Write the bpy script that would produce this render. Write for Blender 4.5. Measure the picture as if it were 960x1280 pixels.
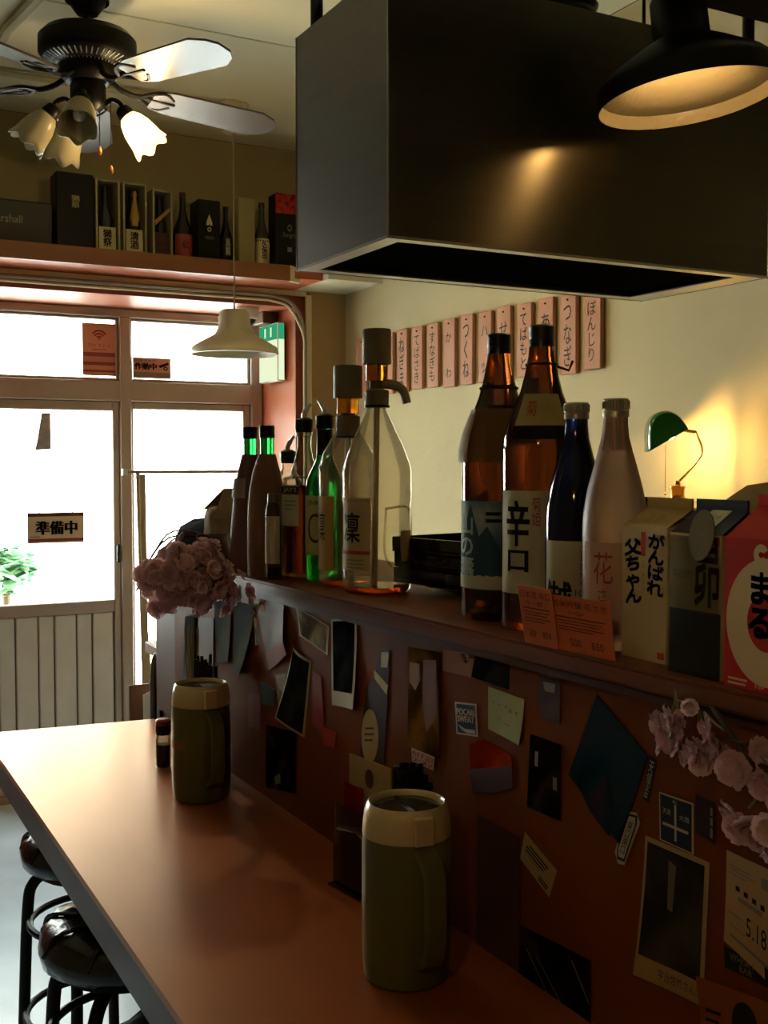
import bpy, bmesh, math, random
from mathutils import Vector, Matrix
C = bpy.context.scene.collection
for o in list(bpy.data.objects): bpy.data.objects.remove(o)
S = bpy.context.scene
random.seed(7)
R = math.radians

# ---------------------------------------------------------------- camera, sky, light, exposure
F = 1400.0
YAW, PIT = math.atan(750/F), math.atan(62/F)
CZ = 1.62                                             # eye
FZ = .17                                              # floor: the eye is 1.45 above it
cam_d = bpy.data.cameras.new('camera'); cam = bpy.data.objects.new('camera', cam_d); C.objects.link(cam)
cam.location = (0, 0, CZ); cam.rotation_euler = (math.pi/2-PIT, 0, -YAW)
cam_d.sensor_fit = 'HORIZONTAL'; cam_d.sensor_width = 36; cam_d.lens = F/960*36
cam_d.clip_start = 0.02
S.camera = cam
S.view_settings.view_transform = 'Standard'; S.view_settings.look = 'None'
S.view_settings.gamma = 1; S.view_settings.use_curve_mapping = False
S.view_settings.exposure = 1.6
S.cycles.use_denoising = True
S.cycles.transparent_max_bounces = 24
S.cycles.max_bounces = 10
S.cycles.sample_clamp_indirect = 6
S.cycles.caustics_refractive = False; S.cycles.caustics_reflective = False
SKY = 5.0
w = bpy.data.worlds.new('sky'); S.world = w; w.use_nodes = True
bg = w.node_tree.nodes['Background']; bg.inputs[0].default_value = (1.0, 0.98, 0.93, 1); bg.inputs[1].default_value = SKY
pl = bpy.data.lights.new('window_portal', 'AREA'); pl.shape = 'RECTANGLE'; pl.size = 2.3; pl.size_y = 2.4
pl.cycles.is_portal = True
po = bpy.data.objects.new('window_portal', pl); C.objects.link(po)
po.location = (0.88, 5.02, 1.25); po.rotation_euler = (-R(90), 0, 0)     # shines to -Y, into the room
sun_d = bpy.data.lights.new('sun', 'SUN'); sun_d.energy = 30; sun_d.angle = R(.6); sun_d.color = (1, .96, .88)
sun = bpy.data.objects.new('sun', sun_d); C.objects.link(sun); sun.rotation_euler = (R(30), 0, R(20))   # high behind the shop: lights the street only
def lamp(name, loc, watts, col, rad, parent=None):
    l = bpy.data.lights.new(name, 'POINT'); l.energy = watts; l.color = col; l.shadow_soft_size = rad
    o = bpy.data.objects.new(name, l); C.objects.link(o); o.location = loc
    if parent: o.parent = parent
    return o
WARM = (1.0, 0.62, 0.25)

# ---------------------------------------------------------------- measuring the photograph
sy, cy_ = math.sin(YAW), math.cos(YAW)
def ray(px, py):
    a = (px-480)/F; b = (640-py)/F
    f = math.cos(PIT)+b*math.sin(PIT); u = -math.sin(PIT)+b*math.cos(PIT)
    return (sy*f+cy_*a, cy_*f-sy*a, u)
def on_x(px, py, X): r = ray(px, py); k = X/r[0]; return Vector((X, r[1]*k, CZ+r[2]*k))
def on_y(px, py, Y): r = ray(px, py); k = Y/r[1]; return Vector((r[0]*k, Y, CZ+r[2]*k))
def on_z(px, py, z): r = ray(px, py); k = (z-CZ)/r[2]; return Vector((r[0]*k, r[1]*k, z))
def at(px, d): t = (px-480)/F; return (d*(sy+cy_*t), d*(cy_-sy*t))
def zz(py, d): return CZ+(578-py)/F*d

# ---------------------------------------------------------------- materials
def hexc(h):
    h = h.lstrip('#'); v = [int(h[i:i+2], 16)/255 for i in (0, 2, 4)]
    return tuple((c/12.92 if c <= .04045 else ((c+.055)/1.055)**2.4) for c in v)+(1,)
MC = {}
def M(name, col, rough=.5, metal=0, noise=None, bump=None, trans=0, ior=1.45, spec=None, coat=0, sss=0, stretch=(1,1,1), ramp=None, aniso=0):
    if name in MC: return MC[name]
    m = bpy.data.materials.new(name); m.use_nodes = True; nt = m.node_tree; b = nt.nodes['Principled BSDF']
    c = hexc(col) if isinstance(col, str) else col
    b.inputs['Base Color'].default_value = c; b.inputs['Roughness'].default_value = rough
    b.inputs['Metallic'].default_value = metal; b.inputs['Transmission Weight'].default_value = trans
    b.inputs['IOR'].default_value = ior; b.inputs['Specular IOR Level'].default_value = spec if spec is not None else (.5 if rough < .4 or trans else .2)
    b.inputs['Coat Weight'].default_value = coat
    if aniso: b.inputs['Anisotropic'].default_value = aniso; b.inputs['Anisotropic Rotation'].default_value = .25
    if noise or bump or ramp:
        tc = nt.nodes.new('ShaderNodeTexCoord'); mp = nt.nodes.new('ShaderNodeMapping'); mp.inputs['Scale'].default_value = stretch
        nt.links.new(tc.outputs['Object'], mp.inputs['Vector'])
    if noise or ramp:
        sc, amt = noise if noise else (ramp[0], 0)
        n = nt.nodes.new('ShaderNodeTexNoise'); n.inputs['Scale'].default_value = sc; n.inputs['Detail'].default_value = 5
        nt.links.new(mp.outputs[0], n.inputs['Vector'])
        r = nt.nodes.new('ShaderNodeValToRGB'); nt.links.new(n.outputs['Fac'], r.inputs[0])
        if ramp:
            el = r.color_ramp.elements; cols = ramp[1]
            el[0].position = .3; el[0].color = hexc(cols[0]); el[1].position = .72; el[1].color = hexc(cols[-1])
            for i, cc in enumerate(cols[1:-1]):
                e = el.new(.3+.42*(i+1)/(len(cols)-1)); e.color = hexc(cc)
        else:
            r.color_ramp.elements[0].position = .3; r.color_ramp.elements[1].position = .7
            r.color_ramp.elements[0].color = tuple(max(0, v*(1-amt)) for v in c[:3])+(1,)
            r.color_ramp.elements[1].color = tuple(min(1, v*(1+amt)) for v in c[:3])+(1,)
        nt.links.new(r.outputs[0], b.inputs['Base Color'])
    if bump:
        n2 = nt.nodes.new('ShaderNodeTexNoise'); n2.inputs['Scale'].default_value = bump[0]; n2.inputs['Detail'].default_value = 4
        nt.links.new(mp.outputs[0], n2.inputs['Vector'])
        bp = nt.nodes.new('ShaderNodeBump'); bp.inputs['Strength'].default_value = bump[1]; bp.inputs['Distance'].default_value = .01
        nt.links.new(n2.outputs['Fac'], bp.inputs['Height']); nt.links.new(bp.outputs[0], b.inputs['Normal'])
    MC[name] = m; return m
def thin_glass(name, tint='#ffffff', refl=.9, rough=.02, veil=None):
    m = bpy.data.materials.new(name); m.use_nodes = True; nt = m.node_tree; nt.nodes.clear()
    out = nt.nodes.new('ShaderNodeOutputMaterial'); mx = nt.nodes.new('ShaderNodeMixShader'); tr = nt.nodes.new('ShaderNodeBsdfTransparent')
    gl = nt.nodes.new('ShaderNodeBsdfGlossy'); fr = nt.nodes.new('ShaderNodeFresnel'); fr.inputs[0].default_value = 1.5
    mu = nt.nodes.new('ShaderNodeMath'); mu.operation = 'MULTIPLY'; mu.inputs[1].default_value = refl
    tr.inputs[0].default_value = hexc(tint); gl.inputs['Roughness'].default_value = rough
    nt.links.new(fr.outputs[0], mu.inputs[0]); nt.links.new(mu.outputs[0], mx.inputs[0])
    nt.links.new(tr.outputs[0], mx.inputs[1]); nt.links.new(gl.outputs[0], mx.inputs[2])
    last = mx
    if veil:
        df = nt.nodes.new('ShaderNodeBsdfTranslucent'); df.inputs[0].default_value = hexc(veil[0])
        m2 = nt.nodes.new('ShaderNodeMixShader'); m2.inputs[0].default_value = veil[1]
        nt.links.new(mx.outputs[0], m2.inputs[1]); nt.links.new(df.outputs[0], m2.inputs[2]); last = m2
    nt.links.new(last.outputs[0], out.inputs[0]); return m
def emit(name, col, s, clear=0):
    m = bpy.data.materials.new(name); m.use_nodes = True; nt = m.node_tree; nt.nodes.clear()
    out = nt.nodes.new('ShaderNodeOutputMaterial'); e = nt.nodes.new('ShaderNodeEmission')
    e.inputs[0].default_value = hexc(col) if isinstance(col, str) else col; e.inputs[1].default_value = s
    if clear:
        tr = nt.nodes.new('ShaderNodeBsdfTransparent'); mx = nt.nodes.new('ShaderNodeMixShader'); mx.inputs[0].default_value = 1-clear
        nt.links.new(tr.outputs[0], mx.inputs[1]); nt.links.new(e.outputs[0], mx.inputs[2]); nt.links.new(mx.outputs[0], out.inputs[0]); return m
    nt.links.new(e.outputs[0], out.inputs[0]); return m

darkwall_m = M('dark stained boards', '#86704e', .6, noise=(4, .15))
wall_m = M('cream plaster', '#bfb188', .75, noise=(2.2, .07), bump=(40, .12))
ceil_m = M('ceiling paint', '#e2d9b6', .7, noise=(1.5, .05), bump=(30, .05))
brownwall_m = M('tan paint', '#a98b5c', .7, noise=(3, .08))
orange_m = M('orange stained plywood', '#b0603a', .5, noise=(3, .12), stretch=(1, 1, .25), bump=(25, .05))
redbrown_m = M('red brown paint', '#8f4a32', .5, noise=(4, .1))
shelfwood_m = M('brown shelf wood', '#8a5a38', .5, noise=(4, .12), stretch=(.3, 3, 3))
pale_m = M('pale trim paint', '#d8cda6', .5)
panel_m = M('red brown panel', '#6e3611', .5, noise=(3, .2), stretch=(1, 1, .35), bump=(30, .04), spec=.05)
counter_m = M('counter laminate', '#8f4519', .32, noise=(6, .16), bump=(60, .03), stretch=(1, .35, 1))
nt = counter_m.node_tree; bs = nt.nodes['Principled BSDF']; bs.inputs['Specular IOR Level'].default_value = 0     # stained top under a tinted varnish
gl_ = nt.nodes.new('ShaderNodeBsdfGlossy'); gl_.inputs['Color'].default_value = (1, .74, .55, 1); gl_.inputs['Roughness'].default_value = .33
fr_ = nt.nodes.new('ShaderNodeFresnel'); fr_.inputs[0].default_value = 1.45; mx_ = nt.nodes.new('ShaderNodeMixShader')
nt.links.new(fr_.outputs[0], mx_.inputs[0]); nt.links.new(bs.outputs[0], mx_.inputs[1]); nt.links.new(gl_.outputs[0], mx_.inputs[2]); nt.links.new(mx_.outputs[0], nt.nodes['Material Output'].inputs[0])
edge_m = M('counter edge', '#5b4f4c', .4, noise=(5, .08))
ledge_m = M('bar shelf wood', '#6b3a1c', .45, noise=(5, .2), stretch=(3, .3, 3), bump=(30, .05))
floor_m = M('concrete floor', '#bdd3e6', .3, noise=(2.5, .22), bump=(6, .05))  # blue of the sky glare put into the concrete's base colour
alu_m = M('aluminium frame', '#a8998a', .38, metal=.35, noise=(6, .05))
kick_m = M('pale steel panel', '#cfc9ba', .4, metal=.2, noise=(8, .06))  # colour raised to carry the bright veil around the window
steel_m = M('brushed steel', '#625a49', .3, metal=1, noise=(3, .06), stretch=(1, 1, 30), aniso=.8)
steeltrim_m = M('folded steel edge', '#b5b0a2', .28, metal=1)
black_m = M('black metal', '#15130f', .45)
blackpl_m = M('black plastic', '#111110', .4)
dark_m = M('dark interior', '#0b0a08', .8, spec=0)
white_m = M('white plastic', '#d9d5c8', .45)
paper_m = M('cream paper', '#cdbf98', .7, noise=(20, .05))
white_paper_m = M('white paper', '#d8d2c0', .7, noise=(20, .04))
ink_m = M('black ink', '#16130f', .6)
red_ink_m = M('red ink', '#a3301f', .6)
blue_ink_m = M('blue ink', '#1f2f55', .6)
brown_ink_m = M('brown ink', '#4a2614', .6)
grey_ink_m = M('grey ink', '#77705f', .6)
chrome_m = M('chrome', '#c9c5ba', .15, metal=1)
brass_m = M('brass', '#b8863a', .25, metal=1)

# ---------------------------------------------------------------- mesh helpers
def obj(name, vf, m, parent=None, smooth=False, loc=None, angle=40):
    """vf = (verts, faces) or bmesh -> ONE mesh object"""
    me = bpy.data.meshes.new(name)
    if isinstance(vf, bmesh.types.BMesh): vf.to_mesh(me); vf.free()
    else: me.from_pydata([tuple(v) for v in vf[0]], [], vf[1])
    mats = m if isinstance(m, (list, tuple)) else [m]
    for x in mats: me.materials.append(x)
    if smooth:
        for p in me.polygons: p.use_smooth = True
        me.set_sharp_from_angle(angle=R(angle))
    me.update()
    o = bpy.data.objects.new(name, me); C.objects.link(o)
    if loc is not None: o.location = loc
    if parent: o.parent = parent
    return o
def tag(o, label=None, cat=None, group=None, kind=None):
    if label: o['label'] = label
    if cat: o['category'] = cat
    if group: o['group'] = group
    if kind: o['kind'] = kind
    return o
def thing(name, label, cat, loc=(0, 0, 0), rotz=0, group=None):
    o = bpy.data.objects.new(name, None); C.objects.link(o); o.empty_display_size = .05
    o.location = loc; o.rotation_euler = (0, 0, rotz)
    return tag(o, label, cat, group)
class G:
    """a bag of shapes"""
    def __init__(s): s.v = []; s.f = []
    def add(s, v, f): n = len(s.v); s.v += [Vector(x) for x in v]; s.f += [tuple(i+n for i in x) for x in f]; return s
    def box(s, a, b):
        (x0, y0, z0), (x1, y1, z1) = a, b
        return s.add([(x0,y0,z0),(x1,y0,z0),(x1,y1,z0),(x0,y1,z0),(x0,y0,z1),(x1,y0,z1),(x1,y1,z1),(x0,y1,z1)],
                     [(0,3,2,1),(4,5,6,7),(0,1,5,4),(1,2,6,5),(2,3,7,6),(3,0,4,7)])
    def prism(s, pts, z0, z1):
        n = len(pts)
        return s.add([(p[0], p[1], z0) for p in pts]+[(p[0], p[1], z1) for p in pts],
                     [tuple(range(n-1, -1, -1)), tuple(range(n, 2*n))]+[(i, (i+1) % n, n+(i+1) % n, n+i) for i in range(n)])
    def lathe(s, prof, n=28, closed=True, c=(0, 0, 0)):
        v = []; f = []
        for r, z in prof:
            for k in range(n):
                a = 2*math.pi*k/n; v.append((c[0]+r*math.cos(a), c[1]+r*math.sin(a), c[2]+z))
        for i in range(len(prof)-1):
            for k in range(n):
                k2 = (k+1) % n; f.append((i*n+k, i*n+k2, (i+1)*n+k2, (i+1)*n+k))
        if closed:
            f.append(tuple(range(n-1, -1, -1))); m = (len(prof)-1)*n; f.append(tuple(range(m, m+n)))
        return s.add(v, f)
    def tube(s, pts, r, n=8, caps=True):
        pts = [Vector(p) for p in pts]; rs = r if isinstance(r, (list, tuple)) else [r]*len(pts)
        v = []; f = []; up = None
        for i, p in enumerate(pts):
            t = (pts[min(i+1, len(pts)-1)]-pts[max(i-1, 0)]).normalized()
            if up is None:
                up = t.orthogonal().normalized()
            up = (up-t*up.dot(t)); up = up.normalized() if up.length > 1e-6 else t.orthogonal().normalized()
            sd = t.cross(up)
            for k in range(n):
                a = 2*math.pi*k/n; v.append(p+(up*math.cos(a)+sd*math.sin(a))*rs[i])
        for i in range(len(pts)-1):
            for k in range(n):
                k2 = (k+1) % n; f.append((i*n+k, i*n+k2, (i+1)*n+k2, (i+1)*n+k))
        if caps: f.append(tuple(range(n-1, -1, -1))); m = (len(pts)-1)*n; f.append(tuple(range(m, m+n)))
        return s.add(v, f)
    def ball(s, c, r, n=12, sc=(1, 1, 1)):
        return s.add(*[x for x in _ball(c, r, n, sc)])
    def xf(s, mat): s.v = [mat @ x for x in s.v]; return s
    @property
    def vf(s): return (s.v, s.f)
def _ball(c, r, n, sc):
    v = []; f = []; h = n//2
    for i in range(h+1):
        ph = math.pi*i/h
        for k in range(n):
            a = 2*math.pi*k/n
            v.append((c[0]+r*sc[0]*math.sin(ph)*math.cos(a), c[1]+r*sc[1]*math.sin(ph)*math.sin(a), c[2]+r*sc[2]*math.cos(ph)))
    for i in range(h):
        for k in range(n):
            k2 = (k+1) % n; f.append((i*n+k, (i+1)*n+k, (i+1)*n+k2, i*n+k2))
    return v, f
def bez(pts, n=16):
    """smooth path through points (Catmull-Rom)"""
    P = [Vector(p) for p in pts]; P = [P[0]*2-P[1]]+P+[P[-1]*2-P[-2]]; out = []
    for i in range(1, len(P)-2):
        for k in range(n):
            t = k/n; a, b, c, d = P[i-1], P[i], P[i+1], P[i+2]
            out.append(.5*((2*b)+(c-a)*t+(2*a-5*b+4*c-d)*t*t+(3*b-a-3*c+d)*t**3))
    out.append(P[-2]); return out
def bevbox(a, b, bev=.004, seg=2):
    bm = bmesh.new(); g = G().box(a, b)
    vs = [bm.verts.new(x) for x in g.v]
    for f in g.f: bm.faces.new([vs[i] for i in f])
    bmesh.ops.bevel(bm, geom=list(bm.edges), offset=bev, segments=seg, affect='EDGES', profile=.5)
    return bm
def struct(name, vf, m, parent=None, smooth=False):
    o = obj(name, vf, m, parent, smooth)
    if not parent: o['kind'] = 'structure'
    return o
def dup(root, loc=None, label=None, rot=None):
    r = root.copy(); C.objects.link(r)
    if loc is not None: r.location = loc
    if rot is not None: r.rotation_euler = rot
    if label: r['label'] = label
    for ch in list(root.children):
        c = ch.copy(); C.objects.link(c); c.parent = r
        for g in ch.children:
            d = g.copy(); C.objects.link(d); d.parent = c
    return r

# ---------------------------------------------------------------- lettering
_tc = {}
def text_vf(s, bold=0, space=1.0):
    k = (s, space)
    if k in _tc: return _tc[k]
    c = bpy.data.curves.new('lettering', 'FONT'); c.body = s; c.align_x = 'CENTER'; c.resolution_u = 2; c.fill_mode = 'FRONT'
    c.space_line = space
    o = bpy.data.objects.new('lettering', c); C.objects.link(o)
    me = bpy.data.meshes.new_from_object(o.evaluated_get(bpy.context.evaluated_depsgraph_get()))
    v = [(x.co.x, x.co.y) for x in me.vertices]; f = [tuple(p.vertices) for p in me.polygons]
    bpy.data.objects.remove(o); bpy.data.curves.remove(c); bpy.data.meshes.remove(me)
    x0 = min(p[0] for p in v); x1 = max(p[0] for p in v); y0 = min(p[1] for p in v); y1 = max(p[1] for p in v)
    v = [((p[0]-x0)/(x1-x0), (p[1]-y0)/(y1-y0)) for p in v]
    _tc[k] = (v, f); return v, f
def letters(parent, fn, s, box, m=None, vertical=False, bold=.012, off=.0008, name='lettering', rot=0):
    """fit text into the box (u0,v0,u1,v1) of a surface map fn(u,v,off)"""
    if vertical: s = '\n'.join(s)
    v, f = text_vf(s, bold, .95 if vertical else 1.0); u0, v0, u1, v1 = box
    cu, cv = (u0+u1)/2, (v0+v1)/2; ca, sa = math.cos(rot), math.sin(rot)
    out = []
    if bold > .012:                         # heavier strokes: the glyph laid down again a little to each side
        w_ = bold*.7; n = len(v); base = list(v); v = []; fs = []
        for q, (sx_, sy_) in enumerate(((-w_, -w_*.6), (w_, -w_*.6), (-w_, w_*.6), (w_, w_*.6), (0, 0))):
            v += [(x+sx_, y+sy_) for x, y in base]; fs += [tuple(i+q*n for i in p) for p in f]
        f = fs
    if getattr(fn, 'curved', 0): v, f = slice_u(v, f, 12)
    for x, y in v:
        du, dv = (x-.5)*(u1-u0), (y-.5)*(v1-v0)
        out.append(fn(cu+du*ca-dv*sa, cv+du*sa+dv*ca, off))
    return obj(name, (out, f), m or ink_m, parent)
def slice_u(v, f, n):
    """cut a flat outline into n upright slices so that it can bend round a bottle"""
    bm = bmesh.new(); vs = [bm.verts.new((x, y, 0)) for x, y in v]
    for q in f:
        try: bm.faces.new([vs[i] for i in q])
        except ValueError: pass
    x0 = min(p[0] for p in v); x1 = max(p[0] for p in v)
    for k in range(1, n):
        bmesh.ops.bisect_plane(bm, geom=list(bm.verts)+list(bm.edges)+list(bm.faces), plane_co=(x0+(x1-x0)*k/n, 0, 0), plane_no=(1, 0, 0))
    bm.verts.index_update(); out = [(p.co.x, p.co.y) for p in bm.verts], [tuple(p.index for p in q.verts) for q in bm.faces]
    bm.free(); return out
def bars(parent, fn, rows, m=None, off=.0007, name='printed_lines'):
    """lines of print too small to read: rows of (u0,v0,u1,v1)"""
    g = G()
    for u0, v0, u1, v1 in rows:
        n = 4
        for i in range(n):
            a, b = u0+(u1-u0)*i/n, u0+(u1-u0)*(i+1)/n
            g.add([fn(a, v0, off), fn(b, v0, off), fn(b, v1, off), fn(a, v1, off)], [(0, 1, 2, 3)])
    o = obj(name, g.vf, m or ink_m, parent); return o
def patch(parent, fn, box, m, name='print', off=.0004, nu=8, nv=8):
    u0, v0, u1, v1 = box; v = []; f = []
    for j in range(nv+1):
        for i in range(nu+1): v.append(fn(u0+(u1-u0)*i/nu, v0+(v1-v0)*j/nv, off))
    for j in range(nv):
        for i in range(nu): a = j*(nu+1)+i; f.append((a, a+1, a+nu+2, a+nu+1))
    return obj(name, (v, f), m, parent, True)
def shape(parent, fn, pts, m, name='print', off=.0005):
    """flat filled outline given in u,v"""
    c = (sum(p[0] for p in pts)/len(pts), sum(p[1] for p in pts)/len(pts)); n = len(pts)
    v = list(pts)+[c]; f = [(i, (i+1) % n, n) for i in range(n)]
    if getattr(fn, 'curved', 0): v, f = slice_u(v, f, 14)
    return obj(name, ([fn(p[0], p[1], off) for p in v], f), m, parent)
def ring(parent, fn, c, ra, rb, m, name='print', off=.0005, n=28, a0=0, a1=360):
    v = []; f = []
    for k in range(n+1):
        a = R(a0+(a1-a0)*k/n)
        for r in (ra, rb): v.append(fn(c[0]+r[0]*math.cos(a), c[1]+r[1]*math.sin(a), off))
    for k in range(n): f.append((2*k, 2*k+1, 2*k+3, 2*k+2))
    return obj(name, (v, f), m, parent)
def flat(o, right, up):
    """map of a flat face: origin o (its lower left), right and up are full-width vectors"""
    o, right, up = Vector(o), Vector(right), Vector(up); nrm = right.cross(up).normalized()
    return lambda u, v, off=0: o+right*u+up*v+nrm*off
def rev(prof, a0, a1, z0, z1):
    """map of a band on a turned body: profile (r,z), angles in degrees"""
    def rad(z):
        for (r0, h0), (r1, h1) in zip(prof, prof[1:]):
            if h0 <= z <= h1 and h1 > h0: return r0+(r1-r0)*(z-h0)/(h1-h0)
        return prof[-1][0]
    def fn(u, v, off=0):
        a = R(a0+(a1-a0)*u); z = z0+(z1-z0)*v; r = rad(z)+off
        return Vector((r*math.cos(a), r*math.sin(a), z))
    fn.curved = 1
    return fn

# ================================================================ THE ROOM
XW, YF, YW = 2.216, 4.5, 4.92            # kitchen wall, front wall, shopfront glazing
H = CZ+1.34                              # ceiling
XL, YB = -1.6, -1.6
struct('floor', G().box((XL-.1, YB-.1, FZ-.1), (XW+.1, 5.0, FZ)).vf, floor_m)
ce = struct('ceiling', G().box((XL-.1, YB-.1, H+.012), (XW+.1, 5.1, H+.1)).vf, dark_m)
ys = [YB, YB+.44, .65, 1.56, 2.47, 3.385, 4.295, YF]
for a, b in zip(ys, ys[1:]):
    for x0, x1 in ((XL, .31), (.31, XW)):
        obj('panel', bevbox((x0+.002, a+.003, H), (x1-.002, b-.003, H+.012), .002, 1), ceil_m, ce)
struct('wall_left', G().box((XL-.1, YB-.1, FZ), (XL, 5.0, H)).vf, darkwall_m)
struct('wall_back', G().box((XL, YB-.1, FZ), (XW+.1, YB, H)).vf, darkwall_m)
struct('wall_right', G().box((XW, YB, FZ), (XW+.1, 5.0, H)).vf, wall_m)
wf = struct('wall_front', G().box((XL, YF, CZ+.74), (XW, 5.05, H)).vf, M('olive plaster', '#a3946a', .75, noise=(2, .08)))
struct('wall_front_pier', G().box((2.042, YF, FZ), (XW, 5.0, CZ+.74)).vf, brownwall_m)
# alcove: boarded beam, pier and added left return, stained orange
b1 = struct('trim_1', G().box((XL, YF+.012, CZ+.673), (2.042, 4.96, CZ+.74)).vf, orange_m)
obj('face_board', G().box((XL, YF, CZ+.673), (1.985, YF+.012, CZ+.735)).vf, redbrown_m, b1)
p1 = struct('trim_2', G().box((1.974, YF+.012, FZ), (2.042, 4.96, CZ+.673)).vf, orange_m)
obj('face_board', G().box((1.974, YF, FZ), (2.018, YF+.012, CZ+.673)).vf, redbrown_m, p1)
tr = struct('trim_3', G().box((2.020, YF-.012, FZ), (2.046, YF, CZ+.728)).vf, pale_m)
obj('top_strip', G().box((XL, YF-.012, CZ+.722), (2.020, YF, CZ+.742)).vf, pale_m, tr)
struct('wall_front_added', G().box((XL, YF, FZ), (-.22, 5.0, CZ+.673)).vf, orange_m)  # unseen end of the window walled up to cut daylight on the bar front
# the deep shelf over the alcove, fascia board with a cut corner, pale over the kitchen end
sh = struct('trim_4', G().box((XL, 4.2, CZ+.745), (1.965, YF, CZ+.775)).vf, orange_m)
obj('fascia_board', G().prism([(XL, 4.18), (1.812, 4.18), (1.812, 4.2), (XL, 4.2)], CZ+.729, CZ+.791).vf, shelfwood_m, sh)
obj('end_block', G().prism([(1.8125, 4.18), (1.872, 4.222), (1.872, 4.235), (1.8125, 4.2)], CZ+.729, CZ+.791).vf, pale_m, sh)
obj('pale_board', G().box((1.966, 4.15, CZ+.745), (XW, YF, CZ+.775)).vf, ceil_m, sh)

# ---------------------------------------------------------------- shopfront glazing
glass_m = thin_glass('window glass', '#f4faf8', .5)
def frame_bar(parent, name, x0, x1, z0, z1, y0=YW-.03, y1=YW+.05, m=alu_m):
    return obj(name, bevbox((x0, y0, CZ+z0), (x1, y1, CZ+z1), .004, 1), m, parent)
def st_empty(name):
    o = bpy.data.objects.new(name, None); C.objects.link(o); o['kind'] = 'structure'; return o
fr = st_empty('trim_5')                                     # the shopfront's fixed frame
frame_bar(fr, 'head_rail', -.22, 1.974, .634, .673)
frame_bar(fr, 'transom_rail', -.22, 1.974, .268, .358)
frame_bar(fr, 'mullion', 1.306, 1.357, -1.45, .636, YW-.036, YW+.056)
frame_bar(fr, 'mullion', -.22, -.17, -1.45, .636, YW-.036, YW+.056)
frame_bar(fr, 'jamb', 1.921, 1.974, -1.45, .636, YW-.036, YW+.056)
frame_bar(fr, 'threshold', -.22, 1.974, -1.45, -1.42)
for i, (x0, x1, z0, z1) in enumerate([(-.17, 1.306, .358, .634), (1.357, 1.921, .358, .634)]):
    wn = st_empty('window_%d' % (i+1))
    for nm, a in (('stile', (x0, x0+.012, z0, z1)), ('stile', (x1-.012, x1, z0, z1)), ('rail', (x0+.012, x1-.012, z0, z0+.012)), ('rail', (x0+.012, x1-.012, z1-.012, z1))):
        frame_bar(wn, nm, *a, y0=YW-.012, y1=YW+.03)
    obj('pane', G().box((x0+.012, YW+.004, CZ+z0+.012), (x1-.012, YW+.008, CZ+z1-.012)).vf, glass_m, wn)
# right hand fixed light beside the door
wn = st_empty('window_3')
x0, x1 = 1.357, 1.921
for nm, a in (('stile', (x0, x0+.014, -1.2, .268)), ('stile', (x1-.035, x1, -1.2, .268)), ('rail', (x0+.014, x1-.035, .235, .268)), ('rail', (x0+.014, x1-.035, -1.2, -1.14))):
    frame_bar(wn, nm, *a, y0=YW-.015, y1=YW+.03)
obj('pane', G().box((x0+.014, YW+.004, CZ-1.14), (x1-.035, YW+.008, CZ+.235)).vf, glass_m, wn)
obj('kick_panel', G().box((x0, YW-.005, FZ+.03), (x1, YW+.01, CZ-1.2)).vf, kick_m, wn)
# sliding doors
def door(name, x0, x1, y):
    d = st_empty(name)
    frame_bar(d, 'stile', x1-.03, x1, -1.42, .268, y-.02, y+.02); frame_bar(d, 'stile', x0, x0+.05, -1.42, .268, y-.02, y+.02)
    frame_bar(d, 'rail', x0+.05, x1-.03, .225, .268, y-.02, y+.02)
    frame_bar(d, 'rail', x0+.05, x1-.03, -.66, -.605, y-.02, y+.02); frame_bar(d, 'rail', x0+.05, x1-.03, -1.42, -1.34, y-.02, y+.02)
    obj('pane', G().box((x0+.05, y-.003, CZ-.605), (x1-.03, y+.003, CZ+.225)).vf, glass_m, d)
    x = x1-.031; k = 0
    while x-.095 > x0+.05:
        wd = .095 if k % 2 == 0 else .068
        obj('panel_board', bevbox((x-wd+.003, y-.008+.003*(k % 2), .285), (x-.003, y+.006, CZ-.66), .004, 1), kick_m, d); x -= wd; k += 1
    obj('backing', G().box((x0+.04, y+.006, .285), (x1-.02, y+.01, CZ-.65)).vf, M('panel backing', '#6d675b', .6), d)
    return d
d1 = door('door_1', -.17, 1.306, YW)
obj('handle', bevbox((1.284, YW-.05, CZ-.44), (1.298, YW-.02, CZ-.36), .004, 1), black_m, d1)

# ---------------------------------------------------------------- outside: the street
struct('street', G().box((-14, 5.0, FZ-.15), (14, 40, FZ-.05)).vf, M('pale pavement', '#b9bcc0', .8, noise=(1.5, .12)))
hb = thing('opposite_building', 'pale building across the bright street outside', 'building', (3, 24, FZ-.05))
obj('wall', G().box((-9, 0, 0), (8, 2, 5.5)).vf, M('white render', '#e4e4e0', .8, noise=(1, .05)), hb)
for x in (-5.2, -2.6, -.2, 2.4, 4.6):
    f_ = obj('window', bevbox((x-.7, -.06, 2.9), (x+.7, .05, 4.2), .01, 1), M('far window frame', '#c9cccd', .5), hb)
    obj('pane', G().box((x-.62, -.075, 2.98), (x+.62, -.061, 4.12)).vf, M('far pane', '#b7c3c8', .1), f_)
aw = obj('awning', G().add([(-.9, -.0, 2.75), (3.4, 0, 2.75), (3.4, -.9, 2.35), (-.9, -.9, 2.35), (-.9, 0, 2.7), (3.4, 0, 2.7), (3.4, -.9, 2.2), (-.9, -.9, 2.2)],
    [(0, 3, 2, 1), (4, 5, 6, 7), (0, 1, 5, 4), (1, 2, 6, 5), (2, 3, 7, 6), (3, 0, 4, 7)]).vf, M('red awning cloth', '#d39a8c', .7), hb)
obj('door_leaf', bevbox((.2, -.05, 0), (1.1, .02, 2.1), .01, 1), M('brown far door', '#c9b7a6', .6), hb)
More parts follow.
